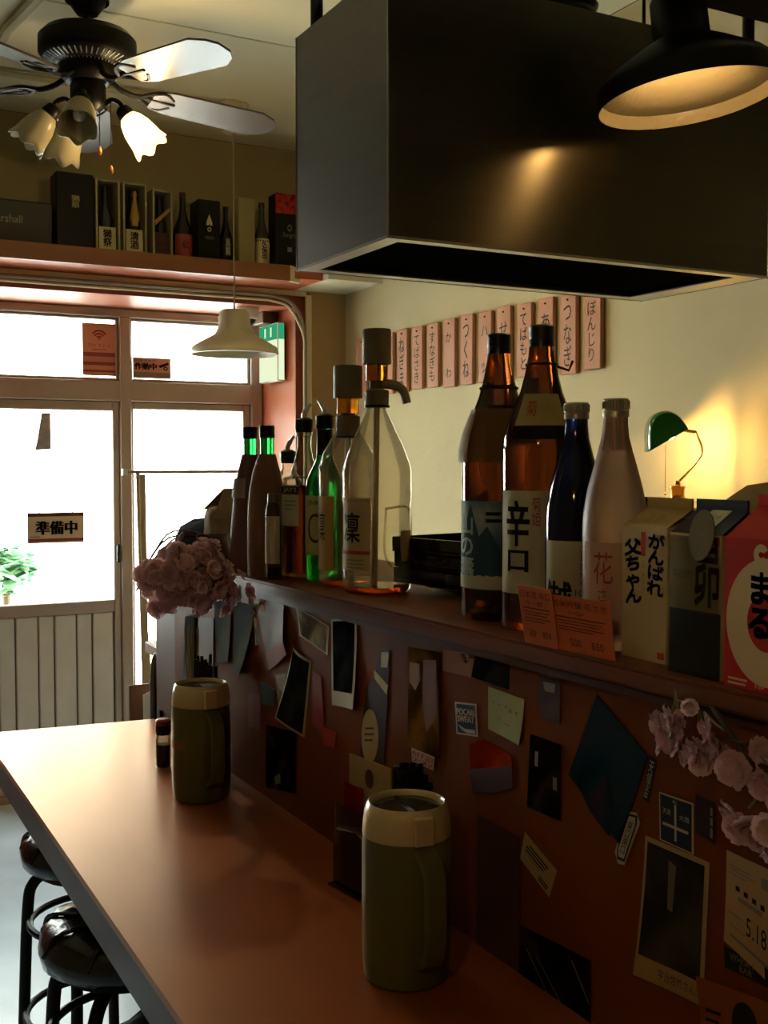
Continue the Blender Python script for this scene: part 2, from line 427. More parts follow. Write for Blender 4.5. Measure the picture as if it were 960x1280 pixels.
def bush(name, label, loc, r, n, col, h):
    t = thing(name, label, 'plant', loc)
    obj('planter', G().lathe([(.16, 0), (.2, .02), (.24, .3), (.22, .3), (.2, .26)], 20).vf, M('clay planter', '#a9927c', .7), t, True)
    obj('stem', G().tube([(0, 0, .2), (.02, 0, .4), (0, .02, h)], .02, 6).vf, M('bark', '#6b5842', .8), t)
    g = G()
    for i in range(n):
        d = Vector((random.gauss(0, 1), random.gauss(0, 1), random.gauss(0, 1))).normalized()*r*random.random()**.4
        p = Vector((0, 0, h))+Vector((d.x, d.y, d.z*.9)); a = random.uniform(0, 6.28); s = random.uniform(.05, .1)
        e = Vector((math.cos(a), math.sin(a), random.uniform(-.4, .6)))*s; q = Vector((-e.y, e.x, random.uniform(-.03, .03)))*.45
        g.add([p-e, p+q, p+e, p-q], [(0, 1, 2, 3)])
    fo = obj('foliage', g.vf, col, t); fo['kind'] = 'stuff'
    return t
leaf_m = M('bright leaf', '#a5cfae', .6, noise=(8, .3))
bush('potted_shrub', 'green potted shrub on the street just outside the glass door', (1.03, 6.2, FZ-.05), .16, 260, leaf_m, .93)
bush('tall_potted_shrub', 'taller green shrub on the street at the far left edge', (.66, 6.9, FZ-.05), .2, 260, leaf_m, 1.22)
po_ = thing('utility_pole', 'pale grey utility pole on the street beyond the door', 'pole', (2.55, 11.3, FZ-.05))
obj('shaft', G().lathe([(.15, 0), (.14, 3), (.12, 6.5)], 16).vf, M('grey pole', '#b9b4ab', .7), po_, True)
obj('sign_band', G().lathe([(.155, 1.6), (.155, 2.3)], 16).vf, M('faded band', '#c8b9ab', .6), po_, True)

# ---------------------------------------------------------------- notices on the glass
def notice(name, label, cat, x0, x1, z0, z1, y, m, t=.003):
    p = obj(name, G().box((x0, y-t, CZ+z0), (x1, y, CZ+z1)).vf, m); tag(p, label, cat)
    return p, flat((x0, y-t, CZ+z0), (x1-x0, 0, 0), (0, 0, z1-z0))
notice_m = M('salmon poster paper', '#c98f74', .7)
wi, fn = notice('wifi_poster', 'salmon poster with wireless symbol in the transom above the door', 'poster', 1.152, 1.297, .378, .606, YW-.001, notice_m)
pk = M('maroon print', '#8a4038', .6)
for k, ra in enumerate((.30, .21, .12)):
    ring(wi, fn, (.5, .69), (ra*.9, ra*.62), (ra*.9-.05, ra*.62-.035), pk, 'wireless_arc', a0=35, a1=145, n=14)
ring(wi, fn, (.5, .70), (.03, .02), (0.001, .001), pk, 'wireless_dot', n=12)
letters(wi, fn, 'ワイファイ', (.17, .53, .83, .61), pk)
bars(wi, fn, [(.28, .49, .72, .505)], pk)
for v0, v1 in ((.365, .445), (.20, .265), (.07, .11)): patch(wi, fn, (.02, v0, .98, v1), M('maroon stripe', '#8c4a46', .6), 'stripe')
patch(wi, fn, (.02, .27, .98, .36), M('pink stripe', '#bd7f77', .6), 'stripe')
cs, fn = notice('camera_notice', 'small camera warning notice low in the transom right of the mullion', 'sticker', 1.372, 1.545, .374, .466, YW-.001, notice_m)
letters(cs, fn, '防犯カメラ', (.06, .78, .6, .93), ink_m); letters(cs, fn, '作動中', (.05, .42, .62, .74), ink_m, bold=.03)
shape(cs, fn, [(.66, .62), (.92, .80), (.96, .70), (.72, .52)], ink_m, 'camera_symbol'); ring(cs, fn, (.86, .5), (.06, .1), (.03, .05), ink_m, 'camera_mount')
patch(cs, fn, (.02, .06, .98, .3), M('grey print', '#857a6c', .6), 'band')
# the hanging sign in the door
pr, fn = notice('preparing_sign', 'cream hanging sign with three black characters on the glass door', 'sign', .906, 1.143, -.345, -.214, YW-.024, M('sign board', '#c9b896', .6), .006)
letters(pr, fn, '準備中', (.15, .28, .87, .72), ink_m, bold=.03)
patch(pr, fn, (.0, .87, 1, .97), M('brown band', '#5a4038', .6), 'band'); patch(pr, fn, (.0, .05, 1, .15), M('maroon stripe', '#8c4a46', .6), 'band')
bars(pr, fn, [(.04, .2, .22, .225)], pk)
for x in (.955, 1.095):
    obj('suction_hook', G().tube([(x, YW-.03, CZ-.216), (x, YW-.022, CZ-.2), (x, YW-.008, CZ-.2)], .003, 6).vf, white_m, pr)
tp = [(.955, .09), (.975, .21), (1.012, .212), (1.012, .057), (.945, .052)]
gn = obj('torn_notice', G().prism([(p[0], p[1]) for p in tp], 0, .002).xf(Matrix(((1, 0, 0, 0), (0, 0, -1, YW-.006), (0, 1, 0, CZ), (0, 0, 0, 1)))).vf, M('grey notice', '#9b9a98', .7, noise=(30, .2)))
tag(gn, 'torn grey paper stuck high on the door glass', 'notice')

# ---------------------------------------------------------------- conduits, camera, exit sign
cg = G()
path = [(XL, 4.475, CZ+.712), (1.86, 4.475, CZ+.712), (1.93, 4.475, CZ+.70), (1.985, 4.475, CZ+.65), (2.008, 4.475, CZ+.575), (2.012, 4.475, CZ+.5), (2.012, 4.475, FZ+.02)]
def bentpath(off): return [Vector((XL, 4.475-off*.3, CZ+.712-off))]+bez([(1.84, 4.475, CZ+.712-off), (1.93-off*.6, 4.475, CZ+.695-off), (1.985-off, 4.475, CZ+.635-off*.6), (2.006-off*.2, 4.475, CZ+.545), (2.008-off*.2, 4.475, CZ+.45)], 5)+[Vector((2.008-off*.2, 4.475, FZ+.01))]
for off, r, nm, lb in ((0, .0085, 'conduit', 'thick grey conduit along the alcove beam, bending down the pier'), (.019, .006, 'cable', 'thin pale cable clipped just below the thick conduit')):
    tag(obj(nm, G().tube(bentpath(off), r, 8).vf, M('grey conduit', '#9b9684', .35, metal=.4) if off == 0 else pale_m, smooth=True), lb, nm)
p = on_y(322, 384, 4.6)
cm = thing('dome_camera', 'white dome security camera under the alcove soffit', 'camera', (1.80, 4.62, CZ+.673))
obj('housing', G().lathe([(.05, 0), (.052, -.02), (.046, -.045), (.036, -.05)], 24).vf, white_m, cm, True)
obj('dome', G().lathe([(.036, -.05), (.034, -.062), (.024, -.076), (.01, -.083), (.001, -.085)], 24).vf, M('smoked dome', '#262a2b', .08), cm, True)
ex = thing('exit_sign', 'green and white lit exit sign on the pier behind the pendant', 'sign', (1.945, 4.70, CZ+.50))
obj('bracket', bevbox((-.05, -.02, .12), (.028, .1, .172), .004, 1), M('sign bracket', '#6b4a33', .5), ex)
obj('casing', bevbox((-.016, -.11, -.14), (.016, .11, .118), .004, 1), white_m, ex)
fn = flat((-.0165, .105, -.135), (0, -.21, 0), (0, 0, .248))
patch(ex, fn, (0, 0, 1, 1), emit('exit panel', '#d9e3bd', .4), 'panel'); patch(ex, fn, (0, .72, 1, 1), emit('exit green', '#2f9a6b', .35), 'green_band', .0008)
for u in (.3, .62): patch(ex, fn, (u, .78, u+.08, .95), emit('exit panel', '#d9e3bd', .4), 'arrow', .0012, 1, 1)
fn2 = flat((-.014, -.1105, -.135), (.028, 0, 0), (0, 0, .248)); patch(ex, fn2, (0, 0, 1, 1), emit('exit panel', '#d9e3bd', .4), 'panel'); patch(ex, fn2, (0, .72, 1, 1), emit('exit green', '#2f9a6b', .35), 'green_band', .0008)

# ---------------------------------------------------------------- white pendant
pd = thing('pendant_lamp', 'white enamel pendant lamp hanging in front of the window', 'lamp', (1.505, 4.0, CZ+.405))
obj('shade', G().lathe([(.044, .165), (.05, .162), (.056, .155), (.062, .10), (.075, .075), (.125, .048), (.158, .028), (.166, .008), (.166, 0), (.16, .0), (.153, .024), (.12, .042), (.07, .07), (.055, .1), (.044, .15)], 40, closed=False).vf, M('cream enamel', '#b5ab8f', .35), pd, True)
obj('cap', G().lathe([(.0, .166), (.045, .166), (.045, .15), (.0, .15)], 20, closed=False).vf, M('cream enamel', '#b5ab8f', .35), pd, True)
obj('cord', G().tube([(0, 0, .16), (0, 0, .82)], .0028, 6).vf, M('pale cord', '#8f8460', .5), pd)
obj('bulb', G().ball((0, 0, .07), .03, 12, (1, 1, 1.25)).vf, M('frosted bulb', '#e8e2d0', .3), pd, True)
sk = thing('ceiling_socket', 'round cream ceiling socket holding the pendant cord', 'socket', (1.505, 4.0, H))
obj('plate', G().lathe([(.03, -.115), (.045, -.11), (.052, -.098), (.05, -.06), (.04, -.05), (.035, 0)], 24).vf, M('cream bakelite', '#c9bf9c', .4), sk, True)
obj('block', bevbox((-.05, -.03, -.06), (.05, .03, 0), .006, 1), M('cream bakelite', '#c9bf9c', .4), sk)
# ceiling conduits
pt = lambda x, y, dz=-.02: on_z(x, y, H+dz)
tag(obj('ceiling_conduit', G().tube([Vector((XL, 4.06, H-.02)), Vector((1.455, 4.0, H-.02))], .012, 8).vf, M('painted conduit', '#b8ad86', .5), smooth=True), 'cream painted conduit along the ceiling to the pendant socket', 'conduit')
tag(obj('ceiling_conduit', G().tube([Vector((.63, 4.06, H-.02)), Vector((.63, 3.6, H-.02)), Vector((.70, 3.05, H-.02))], .016, 8).vf, M('painted conduit', '#b8ad86', .5), smooth=True), 'thicker tan conduit on the ceiling running behind the fan', 'conduit')
jb = obj('junction_box', G().lathe([(.035, -.05), (.045, -.045), (.045, 0)], 16).vf, M('painted conduit', '#b8ad86', .5), smooth=True, loc=(.63, 4.06, H)); tag(jb, 'small round ceiling junction box where the conduits meet', 'box')

# ---------------------------------------------------------------- menu strips on the kitchen wall
strip_m = M('pink wood strip', '#b5805f', .6, noise=(8, .1), stretch=(1, 3, .4))
names = ['ぼんじり', 'つなぎ', 'あ', 'てばもと', 'せ', 'ハツ', 'つくね', 'かわ', 'すなぎも', 'てばさき', 'ねぎま', '', '', '']
lab = {0: 'rightmost pink menu strip, four characters ending in a long hook', 1: 'pink menu strip just right of the tallest brown bottle', 2: 'pink menu strip half hidden by the taller brown bottle', 3: 'pink menu strip between the two brown bottle necks',
       4: 'pink menu strip directly above the shorter brown bottle', 5: 'pink menu strip left of the shorter brown bottle neck', 6: 'pink three character menu strip, sixth from the left in sight', 7: 'pink menu strip with two widely spaced characters',
       8: 'pink menu strip with four characters, second left of the two character one', 9: 'pink menu strip next but one right of the tallest pump', 10: 'pink three character menu strip beside the tall pump spout', 11: 'plain pink menu strip hidden behind the tall pump head', 12: 'plain pink menu strip second behind the tall pump', 13: 'leftmost pink menu strip peeping out left of the tall pump'}
for i, nme in enumerate(names):
    y = 2.79-.08+.12*i; z0, z1 = CZ+.283+random.uniform(-.004, .004), CZ+.533+random.uniform(-.004, .004)
    s = obj('menu_strip', bevbox((0, -.001, z0-1.9), (.014, .081, z1-1.9), .002, 1), strip_m, loc=(XW-.018, y, 1.9))
    s.rotation_euler = (R(random.uniform(-.6, .6)), 0, 0)
    tag(s, lab[i], 'sign', 'wooden menu strips on the kitchen wall')
    fn = flat((-.0002, .08, z0-1.9), (0, -.08, 0), (0, 0, z1-z0))
    if nme:
        n = len(nme); tops = {1: (.62, .84), 2: (.1, .86), 3: (.1, .86), 4: (.1, .86)}[n]
        letters(s, fn, nme, (.24, tops[0], .76, tops[1]), ink_m, vertical=True, bold=.0) if n > 2 else None
        if n == 2:
            letters(s, fn, nme[0], (.25, .66, .75, .80)); letters(s, fn, nme[1], (.25, .14, .75, .28))
        if n == 1: letters(s, fn, nme, (.2, .60, .8, .80))
    obj('nail', G().lathe([(.003, 0), (.003, .004)], 8).xf(Matrix.Translation((-.004, .04, z1-1.9-.018)) @ Matrix.Rotation(R(90), 4, 'Y')).vf, black_m, s)
    obj('spacer', G().box((.014, .02, z0-1.9+.05), (.018, .06, z1-1.9-.05)).vf, strip_m, s)

# ---------------------------------------------------------------- bottles and boxes on the high shelf
SZ = CZ+.7755; SY = 4.225
def hb_box(name, label, cat, x0, x1, h, m, dep=.1, y=SY):
    o = thing(name, label, cat, ((x0+x1)/2, y, SZ)); a = (x1-x0)/2
    obj('body', bevbox((-a, 0, 0), (a, dep, h), .004, 1), m, o)
    return o, flat((-a, -.0005, 0), (2*a, 0, 0), (0, 0, h))
gift_m = M('black gift card', '#14130f', .45); ivory_m = M('ivory label', '#b8ad85', .6); mutedgold_m = M('muted gold', '#a07a3a', .4)
amp, fn = hb_box('speaker_box', 'long dark grey box with script lettering on the high shelf', 'box', .30, .885, .17, M('dark grey vinyl', '#46433a', .6, bump=(200, .2)), .14)
letters(amp, fn, 'Marshall', (.62, .52, .82, .68), M('pale script', '#9b957f', .5), bold=0); patch(amp, fn, (0, 0, 1, .06), ivory_m, 'piping'); patch(amp, fn, (0, .97, 1, 1), gift_m, 'top_trim')
bk, fn = hb_box('gift_box', 'large black gift box beside the grey speaker box', 'box', .90, 1.039, .292, gift_m)
letters(bk, fn, '獺祭', (.4, .56, .62, .72), ivory_m, True)
def framed(x0, x1, h, label, txt, kind):
    o = thing('display_case', label, 'box', ((x0+x1)/2, SY, SZ)); a = (x1-x0)/2
    fm = M('pale case edge', '#958a68', .5)
    for nm, b0, b1_ in (('side', (-a, 0, 0), (-a+.008, .09, h)), ('side', (a-.008, 0, 0), (a, .09, h)), ('top', (-a+.008, 0, h-.008), (a-.008, .09, h)), ('base', (-a+.008, 0, 0), (a-.008, .09, .008))):
        obj(nm, bevbox(b0, b1_, .001, 1), fm, o)
    obj('back', G().box((-a+.008, .08, .008), (a-.008, .09, h-.008)).vf, M('case back', '#332d22', .7), o)
    rr = min(.032, a-.012)
    pf = [(rr*.95, .008), (rr, .012), (rr, .14), (rr*.75, .17), (.013, .2), (.012, h-.02)]
    g = G().lathe([(max(.001, r), z) for r, z in pf], 20, c=(0, .045, 0))
    obj('bottle', g.vf, M('dark bottle glass', '#1b1912', .12), o, True)
    fn = flat((-rr, .045-rr-.001, .018), (2*rr, 0, 0), (0, 0, .09))
    if kind == 'label': patch(o, fn, (0, 0, 1, 1), ivory_m, 'label'); letters(o, fn, txt, (.25, .2, .75, .9), ink_m, True, bold=.03)
    if kind == 'dark': patch(o, fn, (0, 0, 1, 1), M('plum label', '#4a3328', .6), 'label'); bars(o, fn, [(.15, .2, .85, .3), (.15, .5, .85, .6)], brown_ink_m)
    return o, a
framed(1.045, 1.137, .284, 'framed clear case with dark bottle and white label, left of the gold tassel case', '獺祭', 'label')
o, a = framed(1.148, 1.24, .282, 'framed clear case whose bottle has a gold tassel', '清酒', 'label')
obj('tassel', G().lathe([(.005, .25), (.009, .235), (.006, .225), (.018, .15), (.012, .12), (.001, .118)], 14, c=(0, .006, 0)).vf, mutedgold_m, o, True)
o, a = framed(1.262, 1.341, .268, 'framed clear case with a dark label and slanting tan ribbon', '', 'dark')
obj('ribbon', G().add([(-.03, .004, .15), (-.028, .004, .13), (.03, .004, .19), (.03, .004, .205)], [(0, 1, 2, 3)]).vf, M('tan ribbon', '#a0703f', .5), o)
def mini(name, label, x0, x1, h, prof, m, lab_m, z0, z1, txt, tm, capm=None):
    o = thing(name, label, 'bottle', ((x0+x1)/2, SY+.04, SZ)); r = (x1-x0)/2
    pf = [(p[0]*r, p[1]*h) for p in prof]
    obj('body', G().lathe([(max(.001, r*.9), 0)]+pf, 24).vf, m, o, True)
    obj('cap', G().lathe([(pf[-1][0]+.002, h*.93), (pf[-1][0]+.002, h)], 16).vf, capm or m, o, True)
    if lab_m: patch(o, rev(pf, 200, 340, z0*h, z1*h), (0, 0, 1, 1), lab_m, 'label')
    if txt: letters(o, rev(pf, 200, 340, z0*h, z1*h), txt, (.36, .3, .64, .9) if len(txt) > 1 else (.36, .45, .64, .75), tm, len(txt) > 1, bold=.03)
    return o
BP = [(1, .02), (1, .42), (.9, .5), (.5, .64), (.34, .75), (.3, .99)]
mini('display_bottle', 'dark bottle with a red label on the high shelf', 1.356, 1.43, .274, BP, M('dark bottle glass', '#1b1912', .12), M('dull red label', '#8a3a35', .6), .03, .4, '紅', brown_ink_m, M('red foil', '#5a2420', .4))
j, fn = hb_box('gift_box', 'black gift box with a pale spade emblem', 'box', 1.442, 1.534, .25, gift_m)
shape(j, fn, [(.5, .78), (.62, .66), (.64, .60), (.55, .60), (.5, .62), (.45, .60), (.36, .60), (.38, .66)], ivory_m, 'spade_emblem'); ring(j, fn, (.5, .54), (.09, .035), (.05, .018), ivory_m, 'emblem_ring')
bars(j, fn, [(.3, .42, .7, .43), (.3, .39, .7, .40)], grey_ink_m)
mini('display_bottle', 'small black bottle with white characters beside the spade box', 1.541, 1.599, .238, BP, M('black bottle glass', '#0d0d0b', .15), M('black label', '#161511', .5), .05, .5, '黒霧', ivory_m)
hb_box('gift_box', 'plain beige upright box on the high shelf', 'box', 1.611, 1.68, .276, M('beige card', '#8f8258', .6), .07)
mini('display_bottle', 'green grey bottle with tall ivory label of brushed characters', 1.69, 1.756, .27, BP, M('smoky green glass', '#3a3a28', .12), ivory_m, .03, .46, '久保田', ink_m)
n_, fn = hb_box('gift_bag', 'black gift bag with red blotched top at the shelf end', 'bag', 1.768, 1.89, .31, gift_m, .08)
patch(n_, fn, (0, .74, 1, 1), M('red blotch print', '#7a2018', .5, ramp=(45, ['#14130f', '#a3281c', '#b03024'])), 'blotched_top')
letters(n_, fn, 'Sangria', (.25, .42, .78, .5), grey_ink_m, bold=0); ring(n_, fn, (.5, .56), (.08, .045), (.05, .025), grey_ink_m, 'crest'); patch(n_, fn, (.42, .25, .58, .31), grey_ink_m, 'crest', nu=1, nv=1)

# ================================================================ THE BAR
CT, SH = CZ-.66, CZ-.222                 # counter top, ledge top
XP = .828                                # face of the bar front
cnt = thing('bar_counter', 'long reddish brown bar counter running toward the shopfront', 'counter', (0, 0, CT))
obj('top', G().prism([(.392, -.2), (XP-.0005, -.2), (XP-.0005, 2.80), (.414, 2.845), (.402, 1.3)], -.012, 0).vf, counter_m, cnt)
obj('edge_band', G().prism([(.392, -.2), (.43, -.2), (.44, 2.842), (.414, 2.845), (.402, 1.3)], -.066, -.0121).vf, edge_m, cnt)
obj('substrate', G().prism([(.4305, -.2), (XP-.0005, -.2), (XP-.0005, 2.80), (.4405, 2.842)], -.06, -.0122).vf, M('raw board', '#4a3020', .7), cnt)
for y in (.2, 1.6, 2.7):
    obj('bracket', G().prism([(.62, y), (XP-.0005, y), (XP-.0005, y+.03), (.62, y+.03)], -.2, -.0601).vf, black_m, cnt)
struct('partition', G().box((XP, -.2, FZ), (XP+.03, 2.62, SH-.024)).vf, panel_m)
led = thing('bar_ledge', 'worn brown wooden ledge along the top of the bar front', 'shelf', (0, 0, SH))
def sx(y): return .829-.0252*y
bm = bmesh.new()
lp = [(sx(-.2), -.2), (1.2, -.2), (1.2, 2.32), (sx(2.32), 2.32)]
g = G().prism(lp, -.0235, 0); vs = [bm.verts.new(x) for x in g.v]
for f in g.f: bm.faces.new([vs[i] for i in f])
bmesh.ops.bevel(bm, geom=list(bm.edges), offset=.004, segments=2, affect='EDGES')
obj('board', bm, ledge_m, led, True)
obj('lip', G().prism([(sx(-.2)+.012, -.2), (XP, -.2), (XP, 2.3), (sx(2.3)+.012, 2.3)], -.036, -.0236).vf, M('lip wood', '#54301c', .45), led)
# kitchen side: cupboard behind the bar front end, and the cabinet the lamp stands on
kc = thing('kitchen_cupboard', 'wooden cupboard behind the far end of the bar', 'cupboard', (1.06, 2.62, FZ))
obj('body', bevbox((-.18, -.27, 0), (.2, .3, 1.37-FZ), .006, 1), M('cupboard wood', '#5b3a24', .5), kc)
for s in (-.26, .02):
    d = obj('door', bevbox((-.196, s, .06), (-.181, s+.26, 1.15), .004, 1), M('cupboard wood', '#5b3a24', .5), kc); obj('handle', G().box((-.205, s+.2, .7), (-.197, s+.215, .8)).vf, black_m, d)
kb = thing('kitchen_cabinet', 'tall plain cabinet against the kitchen wall under the green lamp', 'cabinet', (2.03, 1.98, FZ))
obj('body', bevbox((-.17, -.4, 0), (.18, .4, 1.515-FZ), .006, 1), M('cabinet laminate', '#6f624b', .5), kb)
for s in (-.39, .01):
    d = obj('door', bevbox((-.186, s, .1), (-.171, s+.38, 1.31), .004, 1), M('cabinet laminate', '#6f624b', .5), kb); obj('handle', G().box((-.2, s+.3, .7), (-.187, s+.32, .9)).vf, chrome_m, d)

# ---------------------------------------------------------------- bar stools
vinyl_m = M('black vinyl', '#101113', .25, bump=(18, .5), coat=.3)
def make_stool(label, loc, rz):
    t = thing('bar_stool', label, 'stool', loc, rz, 'bar stools along the counter')
    n = 40; v = []; f = []
    prof = [(.001, .0), (.10, .004), (.135, -.004), (.152, -.022), (.157, -.045), (.152, -.066), (.12, -.074), (.001, -.074)]
    for i, (r, z) in enumerate(prof):
        for k in range(n):
            a = 2*math.pi*k/n; wv = .004*math.sin(9*a+i*1.3)*math.sin(4*a+i) if 0 < i < 6 else 0
            v.append(((r+wv)*math.cos(a), (r+wv)*math.sin(a), z+wv*.8))
    for i in range(len(prof)-1):
        for k in range(n): k2 = (k+1) % n; f.append((i*n+k, (i+1)*n+k, (i+1)*n+k2, i*n+k2))
    st = obj('seat', (v, f), vinyl_m, t, True, angle=80)
    g = G()                                         # folds of the plastic cover over the pad
    for k in range(9):
        a = .5+k*.7; p = [(.03*math.cos(a+.6), .03*math.sin(a+.6), .004), (.09*math.cos(a+.2), .09*math.sin(a+.2), .007), (.14*math.cos(a), .14*math.sin(a), -.003), (.156*math.cos(a-.1), .156*math.sin(a-.1), -.04)]
        g.tube(bez(p, 4), [.001]+[.004]*12, 6)
    obj('cover_fold', g.vf, M('black plastic film', '#1a1b1e', .12, coat=.5), st, True)
    obj('seat_plate', G().lathe([(.001, -.09), (.12, -.09), (.12, -.0745), (.001, -.0745)], 24).vf, black_m, t, True)
    hh = loc[2]-FZ
    for k in range(4):
        a = R(45+90*k); c, s_ = math.cos(a), math.sin(a)
        pth = bez([(.05*c, .05*s_, -.095), (.10*c, .10*s_, -.10), (.135*c, .135*s_, -.125), (.148*c, .148*s_, -.18), (.158*c, .158*s_, -hh*.6), (.166*c, .166*s_, -hh+.02)], 6)
        l = obj('leg', G().tube(pth, .0125, 10).vf, black_m, t, True)
        obj('foot_cap', G().lathe([(.016, -hh), (.016, -hh+.03)], 12, c=(.166*c, .166*s_, 0)).vf, blackpl_m, l, True)
    for z, r in ((-.20, .138), (-hh*.62, .148)):
        rp = [(r*math.cos(2*math.pi*k/32), r*math.sin(2*math.pi*k/32), z) for k in range(33)]
        obj('foot_ring', G().tube(rp, .008, 8, False).vf, black_m, t, True)
    return t
make_stool('black stool farthest along the counter, nearest the door', (.585, 2.44, CZ-.80), .3)
make_stool('black stool with wrinkled plastic cover, middle of the three', (.525, 1.94, CZ-.80), .1)
make_stool('black stool cut off by the bottom edge, nearest of the three', (.50, 1.49, CZ-.815), .5)

# ---------------------------------------------------------------- water jugs
green_m = M('olive green plastic', '#5c5a2a', .32, noise=(6, .05)); collar_m = M('cream plastic', '#c2ac7c', .28)
lid_m = M('smoked lid', '#2a2a1c', .12)
def jug(label, loc, rz, stripe):
    t = thing('water_jug', label, 'jug', loc, rz, 'green water jugs on the counter')
    pf = [(.05, 0), (.0545, .004), (.057, .03), (.0575, .10), (.0575, .17), (.0565, .186)]
    obj('body', G().lathe([(.001, 0)]+pf+[(.001, .186)], 44, closed=False).vf, green_m, t, True)
    pf2 = [(.0568, .1865), (.0572, .19), (.0555, .212), (.0515, .225), (.049, .228), (.0465, .2255), (.0455, .215), (.0455, .212), (.001, .212)]
    cl = obj('collar', G().lathe(pf2, 44, closed=False).vf, collar_m, t, True)
    ld = obj('lid', G().lathe([(.045, .2125), (.045, .2195), (.041, .222), (.03, .2205), (.001, .2205)], 40, closed=False).vf, lid_m, t, True)
    obj('lid_rib', G().box((-.038, -.002, .2207), (.038, .002, .2235)).vf, lid_m, ld)
    obj('clip', bevbox((.052, -.013, .186), (.0605, .013, .2215), .002, 2), collar_m, t)
    # loop handle
    hp = bez([(.054, 0, .178), (.075, 0, .172), (.089, 0, .155), (.092, 0, .12), (.091, 0, .08), (.084, 0, .056), (.066, 0, .043), (.053, 0, .04)], 6)
    v = []; f = []
    for i, p in enumerate(hp):
        q = (hp[min(i+1, len(hp)-1)]-hp[max(i-1, 0)]).normalized(); nrm = Vector((q.z, 0, -q.x))
        for a, b in ((.0065, .012), (-.0065, .012), (-.0065, -.012), (.0065, -.012)): v.append(p+nrm*a+Vector((0, b, 0)))
    for i in range(len(hp)-1):
        for k in range(4): k2 = (k+1) % 4; f.append((4*i+k, 4*i+k2, 4*i+4+k2, 4*i+4+k))
    f += [(3, 2, 1, 0), tuple(len(v)-4+k for k in range(4))]
    me = bmesh.new(); vv = [me.verts.new(x) for x in v]
    for q in f: me.faces.new([vv[i] for i in q])
    bmesh.ops.bevel(me, geom=[e for e in me.edges if e.calc_face_angle(0) > .8], offset=.003, segments=2, affect='EDGES')
    obj('handle', me, green_m, t, True)
    if stripe:
        patch(t, rev(pf, 255, 301, .105, .118), (0, 0, 1, 1), M('faded orange mark', '#8d5a3c', .5), 'mark'); patch(t, rev(pf, 295, 310, .108, .122), (0, 0, 1, 1), M('faded orange mark', '#8d5a3c', .5), 'mark')
    return t
jug('nearer olive green water jug with cream collar, on the counter', on_z(508, 1218, CT), R(-97), False)
jug('farther olive green water jug with cream collar, beside the window light', on_z(252, 996, CT), R(-89), True)

# ---------------------------------------------------------------- bottles on the ledge
def sake(name, label, d, px, prof, m, capm, cap, labels=(), r=None, roughcap=False):
    x, y = at(px, d); o = thing(name, label, 'bottle', (x, y, SH))
    obj('body', G().lathe([(.001, .003)]+prof+[(.001, prof[-1][1])], 40, closed=False).vf, m, o, True)
    cz0, cz1, cr = cap
    cp = obj('cap', G().lathe([(.001, cz0)]+[(cr, cz0), (cr, cz0+(cz1-cz0)*.3), (cr*.97, cz0+(cz1-cz0)*.34), (cr, cz0+(cz1-cz0)*.4), (cr, cz1-.002), (cr-.002, cz1), (.001, cz1)], 28, closed=False).vf, capm, o, True)
    if roughcap:
        g = G()
        for k in range(28):
            a = 2*math.pi*k/28; g.tube([(cr*math.cos(a), cr*math.sin(a), cz0+(cz1-cz0)*.45), (cr*math.cos(a), cr*math.sin(a), cz1-.003)], .0008, 4)
        obj('knurling', g.vf, capm, cp)
    return o
amber_m = M('amber bottle glass', '#5a2a0c', .06, trans=.9, ior=1.45)
ISSHO = [(.048, 0), (.0515, .004), (.0525, .012), (.0525, .238), (.051, .252), (.0455, .272), (.037, .292), (.0285, .315), (.0225, .338), (.0178, .362), (.0160, .38), (.0160, .39)]
black_cap = M('black cap', '#14110e', .35)
b1 = sake('sake_bottle', 'tall brown sake bottle with blue mountain label and paper cape', 1.60, 623, ISSHO, amber_m, black_cap, (.376, .404, .0168))
lab_pale = M('pale bottle label', '#b3ab88', .6, noise=(15, .05))
fn = rev(ISSHO, 150, 262, .045, .168); patch(b1, fn, (0, 0, 1, 1), M('blue mountain label', '#5d7c86', .6, ramp=(14, ['#2f4f63', '#5d7c86', '#a8a88c'])), 'label')
shape(b1, fn, [(0, .15), (.35, .98), (.5, .6), (.62, .72), (1, .15)], M('dark blue mountain', '#2e4a5c', .6), 'mountain', .0008)
letters(b1, fn, '山の壽', (.10, .12, .42, .86), M('pale script blue', '#9fb0b0', .6), True, bold=.02, off=.0014)
bars(b1, fn, [(.6, .84, .8, .88), (.6, .76, .85, .80)], ink_m, .0014)
patch(b1, fn, (0, 0, 1, .16), lab_pale, 'label_foot', .0010)
cape = G().lathe([(.0575, .222), (.0572, .24), (.052, .262), (.0385, .297), (.0365, .296), (.051, .26), (.0562, .24), (.0562, .222)], 10, closed=False)
obj('paper_cape', cape.vf, M('brown cape paper', '#6e4a22', .5, noise=(10, .1)), b1)
patch(b1, rev([(.0577, .222), (.0574, .24), (.0522, .262), (.0387, .297)], 158, 188, .222, .29), (0, 0, 1, 1), M('tan cape panel', '#8f7242', .6), 'cape_panel', .0008)
obj('neck_cord', G().tube([(.0262*math.cos(a/16*6.283), .0262*math.sin(a/16*6.283), .327) for a in range(17)], .0022, 6).vf, M('dark cord', '#1d150e', .8), b1)
b2 = sake('sake_bottle', 'tallest brown sake bottle with two large brushed black characters', 1.50, 676, ISSHO, amber_m, black_cap, (.376, .404, .0168))
fn = rev(ISSHO, 170, 262, .05, .185); patch(b2, fn, (-.08, 0, 1, 1), lab_pale, 'label')
letters(b2, fn, '辛', (.10, .47, .52, .90), ink_m, bold=.045, off=.0012); letters(b2, fn, '口', (.14, .22, .50, .42), ink_m, bold=.055, off=.0012); letters(b2, fn, '菊姫', (.56, .66, .70, .94), red_ink_m, True, off=.0012)
